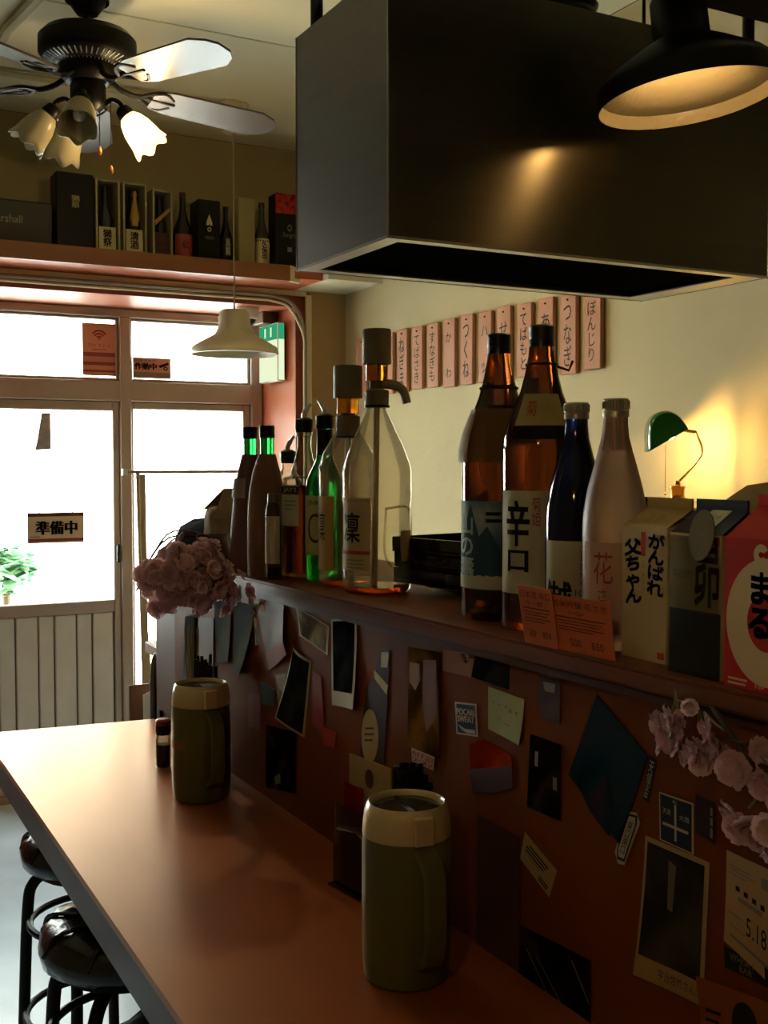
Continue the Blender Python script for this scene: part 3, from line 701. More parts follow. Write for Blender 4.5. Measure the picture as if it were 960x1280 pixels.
fn = rev(ISSHO, 186, 280, .252, .312); patch(b2, fn, (0, 0, 1, 1), M('shoulder label', '#a8955c', .6), 'shoulder_label', .0006); patch(b2, fn, (0, 0, 1, .3), ink_m, 'label_band', .0014)
letters(b2, fn, '菊', (.2, .5, .42, .85), red_ink_m, off=.0016)
obj('neck_cord', G().tube([(.0205*math.cos(a/16*6.283), .0205*math.sin(a/16*6.283), .352) for a in range(17)]+[(.036, -.012, .345), (.041, -.014, .358)], .0018, 6).vf, M('dark cord', '#1d150e', .8), b2)
blueglass_m = M('blue bottle glass', '#0d1f66', .06, trans=.85, ior=1.45)
N720 = [(.034, 0), (.0375, .004), (.0385, .012), (.0385, .15), (.0375, .165), (.033, .19), (.027, .212), (.0205, .235), (.0162, .252), (.0145, .268), (.0142, .28)]
silver_cap = M('silver screw cap', '#a89f88', .35, metal=.7)
b3 = sake('sake_bottle', 'dark blue glass sake bottle with silver screw cap', 1.41, 720, N720, blueglass_m, silver_cap, (.276, .297, .0158), roughcap=True)
fn = rev(N720, 165, 285, .02, .125); patch(b3, fn, (0, 0, 1, 1), lab_pale, 'label')
letters(b3, fn, 'こしひかり', (.62, .46, .72, .94), ink_m, True, off=.0012); letters(b3, fn, '100%', (.56, .36, .84, .43), ink_m, off=.0012); letters(b3, fn, '越', (.12, .1, .5, .52), ink_m, bold=.04, off=.0012)
shape(b3, fn, [(.03, .3), (.1, .55), (.16, .5), (.14, .2), (.06, .1)], blue_ink_m, 'brush_mark', .001)
frost_m = M('frosted pink glass', '#c8a890', .38, trans=.55, ior=1.35, noise=(5, .05))
b4 = sake('sake_bottle', 'frosted pale pink sake bottle with silver cap and flower character', 1.342, 769, N720, frost_m, silver_cap, (.276, .298, .0158), roughcap=True)
fn = rev(N720, 165, 290, .02, .128); patch(b4, fn, (0, 0, 1, 1), M('pink bottle label', '#c09c84', .6), 'label')
letters(b4, fn, '花', (.22, .55, .5, .9), M('rose ink', '#a8443a', .6), bold=.01, off=.0012); letters(b4, fn, 'さき', (.3, .2, .42, .5), M('rose ink', '#a8443a', .6), True, bold=0, off=.0012); letters(b4, fn, '純米吟醸', (.62, .5, .70, .9), ink_m, True, off=.0012)
fn = rev(N720, 190, 330, .236, .275); patch(b4, fn, (-.6, 0, 1.6, 1), M('pink neck wrap', '#a57a6a', .5), 'neck_wrap', .0005)

# price cards leaning on the bottles
card_m = M('orange price card', '#c2622c', .6, noise=(10, .05))
def card(name, label, p0, p1, h, lean, rows):
    a, b = Vector(p0), Vector(p1); r = b-a; up = Vector((.0, 0, 1))*h+Vector((r.y, -r.x, 0)).normalized()*-lean
    nrm = r.cross(up).normalized(); o = (a+b)/2
    v = [x-o for x in (a, b, b+up, a+up)]; v += [x-nrm*.0012 for x in v]
    c = obj(name, (v, [(0, 1, 2, 3), (7, 6, 5, 4), (0, 4, 5, 1), (1, 5, 6, 2), (2, 6, 7, 3), (3, 7, 4, 0)]), card_m, loc=o); tag(c, label, 'card')
    fn = flat(v[0], r, up)
    bars(c, fn, rows, M('card ink', '#5a2410', .6)); return c, fn
ct_rows = [(.1, .62, .9, .64), (.1, .56, .86, .575), (.12, .51, .8, .525), (.12, .45, .88, .465), (.12, .40, .7, .415)]
c1, fn = card('price_card', 'left orange price card in front of the tall brown bottle', (.8035, 1.131, SH), (.806, 1.066, SH), .072, -.012, ct_rows)
letters(c1, fn, '日本酒 辛口', (.06, .80, .95, .93), brown_ink_m); letters(c1, fn, '冷・燗', (.2, .68, .7, .76), brown_ink_m); letters(c1, fn, '500', (.2, .14, .4, .26), brown_ink_m); letters(c1, fn, '850', (.6, .14, .85, .26), brown_ink_m)
c2, fn = card('price_card', 'right orange price card in front of the pink bottle', (.8075, 1.075, SH), (.8135, .972, SH), .066, -.01, ct_rows)
letters(c2, fn, '純米吟醸 花さき', (.05, .80, .95, .93), brown_ink_m); letters(c2, fn, '冷', (.3, .68, .6, .76), brown_ink_m); letters(c2, fn, '500', (.3, .12, .48, .26), brown_ink_m); letters(c2, fn, '850', (.65, .12, .85, .26), brown_ink_m)

# ---------------------------------------------------------------- sake cartons
def carton(name, label, x, y0, y1, dep, hs, hg, m, topm, rz=0, ridge=.012):
    """gable-top carton: front face toward the customers"""
    o = thing(name, label, 'carton', (x, (y0+y1)/2, SH), rz); a = (y1-y0)/2; m_ = dep/2
    g = G().add([(0, -a, 0), (dep, -a, 0), (dep, a, 0), (0, a, 0), (0, -a, hs), (dep, -a, hs), (dep, a, hs), (0, a, hs)], [(0, 3, 2, 1), (0, 1, 5, 4), (1, 2, 6, 5), (2, 3, 7, 6), (3, 0, 4, 7)])
    obj('body', g.vf, m, o)
    hh = hg-ridge
    g = G().add([(0, -a, hs), (dep, -a, hs), (dep, a, hs), (0, a, hs), (m_-.001, -a*.98, hh), (m_+.001, -a*.98, hh), (m_+.001, a*.98, hh), (m_-.001, a*.98, hh), (m_, -a*.55, hs+(hh-hs)*.5), (m_, a*.55, hs+(hh-hs)*.5)],
                [(0, 4, 7, 3), (1, 2, 6, 5), (0, 8, 4), (1, 5, 8), (0, 1, 8), (2, 9, 6), (3, 7, 9), (2, 3, 9), (4, 5, 8), (6, 7, 9)])
    obj('gable', g.vf, topm, o)
    obj('ridge', G().box((m_-.0015, -a*.98, hh), (m_+.0015, a*.98, hg)).vf, topm, o)
    fr = flat((-.0002, a, 0), (0, -2*a, 0), (0, 0, hs))
    ga = flat((0, a, hs), (0, -2*a, 0), (m_-.001, 0, hh-hs))
    return o, fr, ga
cart_m = M('cream carton', '#b59c66', .45, noise=(6, .04)); navy_m = M('navy print', '#26304a', .5)
c_, fn, ga = carton('sake_carton', 'cream sake carton with bold brushed navy writing', .849, .930, 1.004, .075, .15, .182, cart_m, cart_m)
letters(c_, fn, 'がんばれ', (.60, .50, .95, .95), navy_m, True, bold=.035, rot=-.06); letters(c_, fn, '父ちゃん', (.08, .42, .46, .90), navy_m, True, bold=.035, rot=.06)
patch(c_, fn, (.44, .78, .54, .96), M('carton red', '#b03a22', .5), 'red_flash', nu=1, nv=1); letters(c_, fn, 'のんびり', (.47, .50, .54, .74), grey_ink_m, True, bold=0)
shape(c_, fn, [(.82, .03), (.97, .03), (.97, .08), (.82, .08)], M('carton red', '#b03a22', .5), 'red_mark'); letters(c_, ga, '清酒', (.3, .2, .7, .6), M('tan print', '#a08a58', .6))
c_, fn, ga = carton('sake_carton', 'plastic wrapped carton, cream over dark blue, with a round neck tag', .832, .832, .906, .074, .148, .183, M('carton plain', '#bda878', .45), M('navy gable', '#2b3040', .5))
patch(c_, fn, (0, 0, 1, .46), M('dark blue carton print', '#1e2739', .35), 'blue_half'); patch(c_, fn, (0, .46, 1, 1), cart_m, 'cream_half')
letters(c_, fn, '昴', (.52, .50, .97, .98), ink_m, bold=.03, off=.0012); letters(c_, fn, '本格焼酎', (.08, .68, .46, .75), grey_ink_m, off=.0012); patch(c_, fn, (.8, .93, .98, .99), M('carton red', '#b03a22', .5), 'red_mark', .001, 1, 1)
patch(c_, ga, (.34, .1, .72, 1), M('ivory strap', '#c7bb94', .5), 'strap', .001); letters(c_, ga, '鹿児島', (.4, .6, .66, .75), grey_ink_m, off=.0016)
dsk = G().lathe([(.001, 0), (.0175, 0), (.0175, .0012), (.001, .0012)], 36, closed=False).xf(Matrix.Translation((-.0045, -.014, .1475)) @ Matrix.Rotation(R(-82), 4, 'Y') @ Matrix.Diagonal((1.5, 1, 1, 1))); obj('round_tag', dsk.vf, M('olive gold tag', '#6b5a30', .45), c_, True)
wr = thin_glass('plastic wrap', '#e9ebe6', 1.0, .22, ('#dfe3e0', .16))
v = []; f = []
for j in range(13):
    for i in range(9):
        u = i/8; z = j/12*.146; v.append((-.0025-.002*abs(math.sin(u*9+j*.9))*(1 if 0 < i < 8 else .4), .037-.074*u, z))
for j in range(12):
    for i in range(8): q = j*9+i; f.append((q, q+1, q+10, q+9))
obj('plastic_wrap', (v, f), wr, c_, True)
red_m = M('carton red face', '#b5281c', .4, noise=(8, .05))
c_, fn, ga = carton('sake_carton', 'red sake carton with large cream ring, cut by the right edge', .826, .716, .821, .09, .148, .19, red_m, red_m)
cream = M('carton cream ring', '#cbb283', .45)
ring(c_, fn, (.52, .46), (.49, .42), (.23, .19), cream, 'cream_ring', .0006, 40); letters(c_, fn, 'まる', (.32, .36, .58, .78), ink_m, True, bold=.05, off=.0014)
ring(c_, fn, (.45, .90), (.09, .07), (.03, .02), cream, 'swirl', .0008, 24, 30, 330); bars(c_, fn, [(.06, .05, .3, .065), (.06, .02, .28, .035)], cream, .0006); letters(c_, fn, 'はくつる', (.4, .02, .9, .08), cream)

# things standing behind the cartons
cb = thing('cloth_cap', 'beige cloth cap lying behind the red carton', 'cap', (1.04, .93, SH))
obj('crown', G().lathe([(.10, 0), (.105, .06), (.102, .12), (.085, .17), (.05, .195), (.001, .203)], 32, closed=False).vf, M('beige canvas', '#8a7648', .85, bump=(120, .3)), cb, True)
obj('band', G().lathe([(.106, .0), (.107, .03), (.104, .03)], 32, closed=False).vf, M('dark canvas band', '#3a3222', .8), cb, True)
kn = thing('dark_tin', 'small dark tin showing above the cloth cap at the right edge', 'tin', (1.125, .70, SH)); obj('body', bevbox((-.04, -.06, 0), (.04, .06, .18), .006), M('dark tin', '#2b2620', .3, metal=.6), kn); obj('lid', bevbox((-.043, -.063, .18), (.043, .063, .206), .005), M('dark tin', '#2b2620', .3, metal=.6), kn)
tx = thing('condiment_bottle', 'small dark bottle with spout behind the pink sake bottle', 'bottle', (*at(808, 1.43), SH))
obj('body', G().lathe([(.001, 0), (.02, 0), (.021, .10), (.016, .125), (.012, .14)], 20, closed=False).vf, M('dark sauce glass', '#1c120c', .1), tx, True); obj('cap', G().lathe([(.013, .14), (.013, .16), (.005, .165), (.004, .178), (.001, .178)], 16, closed=False).vf, blackpl_m, tx, True)

# ---------------------------------------------------------------- stacked black trays behind the bottles
lacq = M('black lacquer', '#0e0d0b', .12, coat=.4)
def tray(label, z, rz, m=lacq, w=.13, d=.09, h=.026, nm='serving_tray', cx=0):
    o = thing(nm, label, 'tray', (1.045+cx, 1.60, z), rz, 'stacked trays behind the bottles')
    obj('base', bevbox((-d, -w, 0), (d, w, .006), .002), m, o)
    for nme, a, b in (('rim', (-d, -w, .006), (-d+.006, w, h)), ('rim', (d-.006, -w, .006), (d, w, h)), ('rim', (-d+.006, -w, .006), (d-.006, -w+.006, h)), ('rim', (-d+.006, w-.006, .006), (d-.006, w, h))):
        obj(nme, bevbox(a, b, .0015, 1), m, o)
    return o
tray('second black lacquer tray up, on the tan dish', SH+.0135, .15); tray('third black lacquer tray up in the stack', SH+.0405, .12); tray('topmost black lacquer tray of the stack', SH+.0675, .2)
ds = thing('tan_dish', 'tan shallow dish under the stack of black trays', 'dish', (1.045, 1.60, SH))
obj('bowl', G().lathe([(.03, 0), (.05, .002), (.095, .012), (.097, .0125), (.09, .012), (.04, .006), (.001, .006)], 40, closed=False).vf, M('tan glaze', '#8a6a3c', .25), ds, True)

# ---------------------------------------------------------------- spirits at the far end of the ledge
pet_m = thin_glass('clear plastic', '#efeadb', .55, .08, ('#d8d0b8', .09))
clear_m = thin_glass('clear bottle glass', '#e6e8dc', .7, .03)
liq_m = M('orange spirit', '#b8420c', .03, trans=.9, ior=1.34)
pump_m = M('taupe pump plastic', '#6e6248', .5); straw_m = M('straw plastic', '#c9ad7e', .4)
bandm = M('amber pump window', '#b06a10', .15, trans=.6, ior=1.3)
def pet(label, px, d, r, hn, y_head, y_band, y_cap, spout, body):
    x, y = at(px, d); o = thing('dispenser_bottle', label, 'bottle', (x, y, SH), 0, 'clear plastic bottles with dispensing pumps')
    pf = body
    obj('body', G().lathe([(.001, .004)]+pf, 40, closed=False).vf, pet_m, o, True)
    obj('residue', G().lathe([(.001, .002), (r*.9, .003), (r*.95, .011), (.001, .011)], 30, closed=False).vf, liq_m, o, True)
    z = lambda yy: zz(yy, d)-SH
    hr = 18*d/F
    pm = obj('pump', G().lathe([(.001, z(y_cap[1])), (hr*.84, z(y_cap[1])), (hr*.84, z(y_cap[0])), (hr*.5, z(y_cap[0])+.003), (hr*.5, z(y_band[1])), (.001, z(y_band[1]))], 28, closed=False).vf, pump_m, o, True)
    obj('head', G().lathe([(.001, z(y_band[0])), (hr*.99, z(y_band[0])), (hr, z(y_band[0])+.004), (hr, z(y_head)-.003), (hr*.95, z(y_head)), (.001, z(y_head))], 28, closed=False).vf, pump_m, pm, True)
    obj('measure_window', G().lathe([(hr*.78, z(y_band[1])), (hr*.78, z(y_band[0]))], 28).vf, bandm, pm, True)
    obj('cap_ring', G().lathe([(hr*.9, z(y_cap[1])-.004), (hr*.9, z(y_cap[1]))], 28).vf, blackpl_m, pm, True)
    obj('straw', G().tube([(0, 0, z(y_cap[1])-.004), (-.004, .002, .012)], .0055, 8).vf, straw_m, o, True)
    if spout:
        sd = Vector((math.cos(R(-35)), math.sin(R(-35)), 0)); zc = z(y_band[1])-.004
        pth = [Vector((0, 0, zc))+sd*hr*.4, Vector((0, 0, zc-.003))+sd*.03, Vector((0, 0, zc-.012))+sd*.045, Vector((0, 0, zc-.034))+sd*.052]
        obj('spout', G().tube(bez(pth, 5), [.0085]*8+[.0075]*8, 8).vf, M('grey spout', '#8a8268', .45), pm, True)
    return o
PETB = [(.052, 0), (.058, .006), (.06, .02), (.06, .07), (.0585, .075), (.0585, .15), (.0605, .158), (.0605, .205), (.058, .218), (.046, .25), (.03, .283), (.019, .306), (.016, .315), (.016, .322)]
PETA = [(.046, 0), (.052, .006), (.054, .02), (.054, .20), (.053, .215), (.046, .238), (.032, .262), (.02, .28), (.016, .29)]
A = pet('clear dispenser bottle with lower pump, second from the right', 435, 2.03, .054, .29, 458, (498, 517), (521, 545), False, PETA)
B = pet('largest clear dispenser bottle with tall pump, spout and straw', 471, 1.925, .06, .31, 413, (456, 477), (489, 507), True, PETB)
fn = rev(PETB, 175, 266, .04, .165)
patch(B, fn, (-.08, 0, .62, .98), M('tan bottle label', '#a89262', .6), 'label'); patch(B, fn, (-.08, .22, .62, .29), M('label red band', '#8a2f26', .6), 'label_band', .001)
letters(B, fn, '凜', (.0, .38, .42, .78), ink_m, bold=.02, off=.0012); bars(B, fn, [(.1, .03, .5, .05), (.1, .08, .5, .1), (.1, .13, .5, .15)], grey_ink_m, .001)
fn = rev(PETB, 252, 305, .045, .145)
gr = G().tube(bez([fn(.1, 1, .001), fn(.9, 1.02, .001), fn(1.2, .8, .001), fn(1.2, .2, .001), fn(.9, 0, .001), fn(.3, .02, .001), fn(.05, .3, .001), fn(.1, 1, .001)], 6), .0022, 6); obj('grip_recess', gr.vf, pet_m, B, True)
patch(B, fn, (.62, .1, 1.25, .62), M('tan back label', '#93805a', .6), 'back_label')
fn = rev(PETA, 150, 215, .03, .16); patch(A, fn, (0, 0, 1, 1), M('gold bottle label', '#b08a48', .6), 'label'); letters(A, fn, '凜', (.3, .4, .7, .8), ink_m, off=.0012)
pour_m = M('clear pourer', '#d8d4c4', .15)
def pourer(o, z, r, lean):
    p = obj('pourer', G().lathe([(.001, z), (r, z), (r*1.08, z+.008), (r*1.08, z+.024), (r*.6, z+.028), (.001, z+.028)], 20, closed=False).vf, blackpl_m, o, True)
    obj('pour_tube', G().tube(bez([(0, 0, z+.028), (0, 0, z+.035), (.004*lean, -.004*lean, z+.045), (.009*lean, -.01*lean, z+.055)], 4), [.005]*9+[.0035]*4, 8).vf, pour_m, p, True)
x, y = at(406, 2.11); gb = thing('spirit_bottle', 'green glass bottle with black pourer, behind the dispenser bottles', 'bottle', (x, y, SH))
GRN = [(.034, 0), (.0365, .006), (.0365, .17), (.034, .19), (.024, .212), (.0165, .228), (.0145, .245), (.0145, .285)]
obj('body', G().lathe([(.001, .004)]+GRN+[(.001, .285)], 32, closed=False).vf, M('green bottle glass', '#0f7a2c', .05, trans=.92), gb, True); obj('neck_wrap', G().lathe([(.0152, .235), (.0152, .284)], 20).vf, blackpl_m, gb, True)
fn = rev(GRN, 160, 300, .05, .16); patch(gb, fn, (0, 0, .8, 1), M('cream olive label', '#a9a46a', .6), 'label'); letters(gb, fn, 'JINRO', (.2, .82, .6, .92), ink_m, off=.001); ring(gb, fn, (.4, .45), (.2, .25), (.15, .2), brown_ink_m, 'label_ring', .001)
pourer(gb, .285, .016, -1)
x, y = at(374, 2.17); x += .008; y -= .006; wb = thing('whisky_bottle', 'square whisky bottle of dark amber spirit with black pourer', 'bottle', (x, y, SH), R(12))
h_ = .0325
bm = bevbox((-h_, -h_, .002), (h_, h_, .195), .008, 3); obj('body', bm, clear_m, wb, True)
obj('shoulder', G().lathe([(.03, .195), (.026, .205), (.018, .23), (.0135, .25), (.0135, .272), (.016, .274), (.016, .28)], 28, closed=False).vf, clear_m, wb, True)
obj('spirit', bevbox((-h_+.003, -h_+.003, .006), (h_-.003, h_-.003, .178), .007, 2), M('dark amber spirit', '#7a2c0a', .03, trans=.92, ior=1.34), wb, True)
fn = flat((-h_-.0006, h_-.004, .10), (0, -2*h_+.008, 0), (0, 0, .078)); patch(wb, fn, (0, 0, 1, 1), M('whisky label', '#b9ae92', .6), 'label'); patch(wb, fn, (0, .78, 1, .98), ink_m, 'label_head', .0007); letters(wb, fn, "JAY'S", (.12, .81, .88, .95), M('whisky label', '#b9ae92', .6), off=.0012); bars(wb, fn, [(.2, .6, .8, .63), (.2, .5, .8, .53), (.2, .4, .6, .43)], grey_ink_m, .001)
pourer(wb, .28, .0165, 1)
x, y = at(342, 2.13); fl = thing('flask_bottle', 'slim small clear bottle with pale label left of the whisky', 'bottle', (x, y, SH))
FL = [(.0135, 0), (.016, .006), (.016, .125), (.0145, .138), (.011, .146)]
obj('body', G().lathe([(.001, .003)]+FL+[(.001, .146)], 24, closed=False).vf, clear_m, fl, True); obj('cap', G().lathe([(.012, .146), (.012, .162)], 20).vf, M('tarnished cap', '#6b6048', .4, metal=.5), fl, True)
patch(fl, rev(FL, 130, 290, .03, .12), (0, 0, 1, 1), M('whisky label', '#b9ae92', .6), 'label'); obj('spirit', G().lathe([(.001, .005), (.0142, .006), (.0142, .022), (.001, .022)], 20, closed=False).vf, liq_m, fl, True)
x, y = at(360, 2.30); hb2 = thing('spirit_bottle', 'clear bottle with small pourer standing behind the square whisky bottle', 'bottle', (x, y, SH))
HB = [(.03, 0), (.034, .006), (.034, .16), (.03, .18), (.018, .2), (.013, .21), (.013, .22)]
obj('body', G().lathe([(.001, .003)]+HB+[(.001, .22)], 28, closed=False).vf, clear_m, hb2, True); obj('spirit', G().lathe([(.001, .005), (.031, .006), (.031, .08), (.001, .08)], 24, closed=False).vf, liq_m, hb2, True); pourer(hb2, .22, .015, 1)
# the two paper wrapped bottles
def wrapped(label, px, d, col, rz):
    x, y = at(px, d); o = thing('wrapped_bottle', label, 'bottle', (x, y, SH), rz, 'paper wrapped green bottles')
    n = 20; v = []; f = []
    pr = [(.041, 0), (.0415, .03), (.040, .08), (.037, .13), (.0335, .17), (.027, .205), (.020, .228), (.0165, .238)]
    for i, (r, z) in enumerate(pr):
        for k in range(n):
            a = 2*math.pi*k/n; q = r*(1+.05*math.sin(3*a+i*.7)); v.append((q*math.cos(a), q*math.sin(a), z))
    for i in range(len(pr)-1):
        for k in range(n): k2 = (k+1) % n; f.append((i*n+k, i*n+k2, (i+1)*n+k2, (i+1)*n+k))
    f.append(tuple(range(n-1, -1, -1)))
    obj('paper_wrap', (v, f), col, o, True)
    obj('neck', G().lathe([(.0135, .22), (.0135, .272)], 20).vf, M('green neck glass', '#1d9a40', .1, trans=.7), o, True)
    obj('cap', G().lathe([(.0152, .27), (.0152, .292), (.014, .294), (.001, .294)], 20, closed=False).vf, blackpl_m, o, True)
    return o, pr
w_, pr = wrapped('mauve paper wrapped bottle with green neck, leftmost on the ledge', 313, 2.29, M('mauve wrapping paper', '#6a4340', .7, noise=(6, .1)), .3)
patch(w_, rev([(r*1.04, z) for r, z in pr], 150, 215, .15, .19), (0, 0, 1, 1), M('grey paper label', '#8d8172', .7), 'label', .002)
w_, pr = wrapped('brown paper wrapped bottle with green neck, second on the ledge', 334, 2.2, M('brown wrapping paper', '#7a5540', .7, noise=(6, .1)), 1.2)

# ================================================================ EXTRACTOR HOOD, BEAM, LAMPS
X0, X1, Y0, Y1 = .88, 1.742, 1.629, 1.999; Z0, Z1 = CZ+.368, CZ+.81
hd = thing('extractor_hood', 'large brushed steel extractor hood hanging over the kitchen', 'hood', ((X0+X1)/2, (Y0+Y1)/2, Z0))
a, b, h = (X1-X0)/2, (Y1-Y0)/2, Z1-Z0
obj('front_panel', bevbox((-a, -b, 0), (a, -b+.002, h), .0006, 1), steel_m, hd)
obj('back_panel', bevbox((-a, b-.002, 0), (a, b, h), .0006, 1), steel_m, hd)
obj('end_panel', bevbox((-a, -b+.0021, 0), (-a+.002, b-.0021, h), .0006, 1), steel_m, hd)
obj('end_panel', bevbox((a-.002, -b+.0021, 0), (a, b-.0021, h), .0006, 1), steel_m, hd)
obj('top_panel', G().box((-a+.002, -b+.002, h-.002), (a-.002, b-.002, h)).vf, steel_m, hd)
obj('rim', G().box((-a+.0025, -b+.0025, .001), (a-.0025, -b+.03, .004)).box((-a+.0025, b-.03, .001), (a-.0025, b-.0025, .004)).box((-a+.0025, -b+.0301, .001), (-a+.035, b-.0301, .004)).box((a-.06, -b+.0301, .001), (a-.0025, b-.0301, .004)).vf, steeltrim_m, hd)
obj('inner_lining', G().box((-a+.03, -b+.025, .012), (a-.03, b-.025, h-.01)).vf, dark_m, hd)
for p, q in (((-a-.001, -b-.001, -.001), (a, -b+.001, .004)), ((-a-.001, -b-.001, -.001), (-a+.001, b, .004)), ((-a-.001, -b-.001, .004), (-a+.0015, -b+.0015, h)), ((-a-.001, b-.0015, .004), (-a+.0015, b+.001, h))):
    obj('folded_edge', G().box(p, q).vf, steeltrim_m, hd)
for x, y in ((-a+.03, b-.03), (a-.03, b-.03), (a-.03, -b+.03)):
    hg = obj('hanger', G().lathe([(.012, h), (.012, h+.085), (.008, h+.09)], 14, c=(x, y, 0)).vf, black_m, hd, True)
    obj('rod', G().lathe([(.004, h+.09), (.004, H-Z0)], 10, c=(x, y, 0)).vf, black_m, hg)
dp = bez([(.03, -.02, h+.036), (.03, -.02, h+.15), (.05, -.0, h+.3), (.06, .0, h+.525)], 10)
rr = [.075+.006*(i % 2) for i in range(len(dp))]
obj('duct', G().tube(dp, rr, 20).vf, M('dark foil duct', '#2a261e', .35, metal=.6), hd, True)
obj('duct_collar', G().lathe([(.09, h), (.09, h+.03), (.08, h+.035)], 24, c=(.03, -.02, 0)).vf, M('dark foil duct', '#2a261e', .35, metal=.6), hd, True)
struct('trim_6', bevbox((.2, 1.36, CZ+.775), (XW, 1.46, CZ+.865), .004, 1), M('dark beam', '#2a1710', .6, noise=(4, .2), stretch=(.3, 3, 3)))
# black enamel lamp below the beam
bl = thing('black_pendant_lamp', 'black shallow pendant lamp under the dark beam, in front of the hood', 'lamp', (1.3415, 1.43, CZ+.603))
bl.rotation_mode = 'QUATERNION'; bl.rotation_quaternion = Matrix.Rotation(R(-7), 4, Vector((.59, .8, 0))).to_quaternion()
enamel = M('black enamel', '#15130f', .4); inner = M('warm white enamel', '#7a7058', .3, bump=(60, .15))
obj('shade', G().lathe([(.046, .10), (.05, .098), (.085, .078), (.13, .05), (.1465, .034), (.149, .028), (.149, 0)], 56, closed=False).vf, enamel, bl, True)
obj('reflector', G().lathe([(.149, 0), (.1475, .0), (.142, .022), (.105, .03), (.08, .06), (.045, .09), (.001, .094)], 56, closed=False).vf, inner, bl, True)
obj('socket_housing', G().lathe([(.047, .095), (.0455, .165), (.042, .17), (.02, .172), (.001, .172)], 36, closed=False).vf, enamel, bl, True)
blb = obj('bulb', G().ball((0, 0, .068), .019, 14).vf, emit('warm bulb', (1, .62, .25, 1), 5), bl, True)
lamp('black_pendant_light', (0, 0, .042), .65, WARM, .018, bl)

# green banker's lamp on the kitchen cabinet
gx, gy = 2.09, 2.252
gl = thing('bankers_lamp', 'green glass banker lamp with brass gooseneck, lit, by the kitchen wall', 'lamp', (gx, gy, 1.515), -math.atan2(.585, .811))
sc = 2.972/F                              # metres per picture element at the lamp
def lp2(px, py, y=0): return Vector(((px-847)*sc, y, (628-py)*sc+.0))
obj('base', G().lathe([(.001, 0), (.026, 0), (.026, .008), (.019, .012), (.018, .034), (.021, .038), (.021, .042), (.008, .046), (.007, .056), (.001, .058)], 28, closed=False).vf, brass_m, gl, True)
obj('gooseneck', G().tube(bez([lp2(847, 604), lp2(860, 590), lp2(874, 572), lp2(876, 560), lp2(870, 545), lp2(868, 540)], 6), .0032, 10).vf, brass_m, gl, True)
obj('arm', G().tube([lp2(869, 541), lp2(850, 538), lp2(835, 541)], .0045, 8).vf, brass_m, gl, True)
prof = bez([lp2(809.5, 565.5), lp2(809, 545), lp2(811, 530), lp2(818, 519.5), lp2(831, 516.5), lp2(843, 522), lp2(851, 531), lp2(855.5, 538)], 4)
L_ = .085; n = len(prof); v = []; f = []
for s_, k in ((-1, 1), (-.55, 1.0), (.55, 1.0), (1, 1)):
    c0 = lp2(832, 545)
    for p in prof: q = c0+(p-c0)*(1 if abs(s_) < 1 else .86); v.append(Vector((q.x, s_*L_, q.z)))
for j in range(3):
    for i in range(n-1): q = j*n+i; f.append((q, q+1, q+n+1, q+n))
gm = bpy.data.materials.new('green lamp glass'); gm.use_nodes = True; nt = gm.node_tree; bs = nt.nodes['Principled BSDF']
bs.inputs['Base Color'].default_value = hexc('#0f6a22'); bs.inputs['Roughness'].default_value = .15; bs.inputs['Coat Weight'].default_value = .5
tl = nt.nodes.new('ShaderNodeBsdfTranslucent'); tl.inputs[0].default_value = hexc('#0a7a1c'); mx = nt.nodes.new('ShaderNodeMixShader'); mx.inputs[0].default_value = .15
nt.links.new(bs.outputs[0], mx.inputs[1]); nt.links.new(tl.outputs[0], mx.inputs[2]); nt.links.new(mx.outputs[0], nt.nodes['Material Output'].inputs[0])
so = obj('glass_shade', (v, f), gm, gl, True, angle=80); sm = so.modifiers.new('thickness', 'SOLIDIFY'); sm.thickness = .003; sm.offset = 1
for s_ in (-1, 1):
    vv = [Vector((lp2(832, 545).x+(p.x-lp2(832, 545).x)*.86, s_*L_, lp2(832, 545).z+(p.z-lp2(832, 545).z)*.86)) for p in prof]
    ec = obj('end_cap', (vv, [tuple(range(n))]), gm, gl); e2 = ec.modifiers.new('thickness', 'SOLIDIFY'); e2.thickness = .003; e2.offset = 0
bp_ = lp2(836, 543)
obj('bulb', G().ball((bp_.x, 0, bp_.z), .016, 14, (1, 1.6, 1)).vf, emit('lamp bulb', (1, .72, .36, 1), 30), gl, True)
ll = lamp('bankers_light', (bp_.x+.012, 0, bp_.z-.020), 1.3, (1, .6, .2), .012, gl)
ch = G().tube([lp2(832, 556), lp2(832, 616)], .0009, 5).vf; pc = obj('pull_chain', ch, brass_m, gl); obj('chain_ball', G().ball(lp2(832, 618), .004, 10).vf, brass_m, pc, True)

# ================================================================ CEILING FAN
d0 = 3.2; rr_ = ray(110, 110); fx, fy, fz = rr_[0]*d0, rr_[1]*d0, CZ+rr_[2]*d0
fan = thing('ceiling_fan', 'black five-blade ceiling fan with four tulip lamps, one lit', 'fan', (fx, fy, fz))
pz = lambda y: (110-y)*d0/F
fanm = M('black fan metal', '#17140f', .4)
obj('canopy', G().lathe([(.03, pz(20)), (.05, pz(8)), (.055, pz(0)), (.062, H-fz-.03), (.06, H-fz)], 28).vf, fanm, fan, True)
obj('downrod', G().lathe([(.0115, pz(40)), (.0115, pz(18))], 14).vf, fanm, fan, True)
mt = obj('motor_housing', G().lathe([(.09, pz(84)), (.128, pz(76)), (.137, pz(70)), (.137, pz(52)), (.12, pz(44)), (.06, pz(40)), (.02, pz(36)), (.001, pz(36))], 48, closed=False).vf, fanm, fan, True)
g = G()
for k in range(48):
    a = 2*math.pi*k/48; c_, s_ = math.cos(a), math.sin(a)
    g.tube([(.075*c_, .075*s_, pz(85)), (.125*c_, .125*s_, pz(77.5))], .0022, 4)
obj('vent_fins', g.vf, M('fan fin metal', '#8a8678', .4, metal=.7), mt)
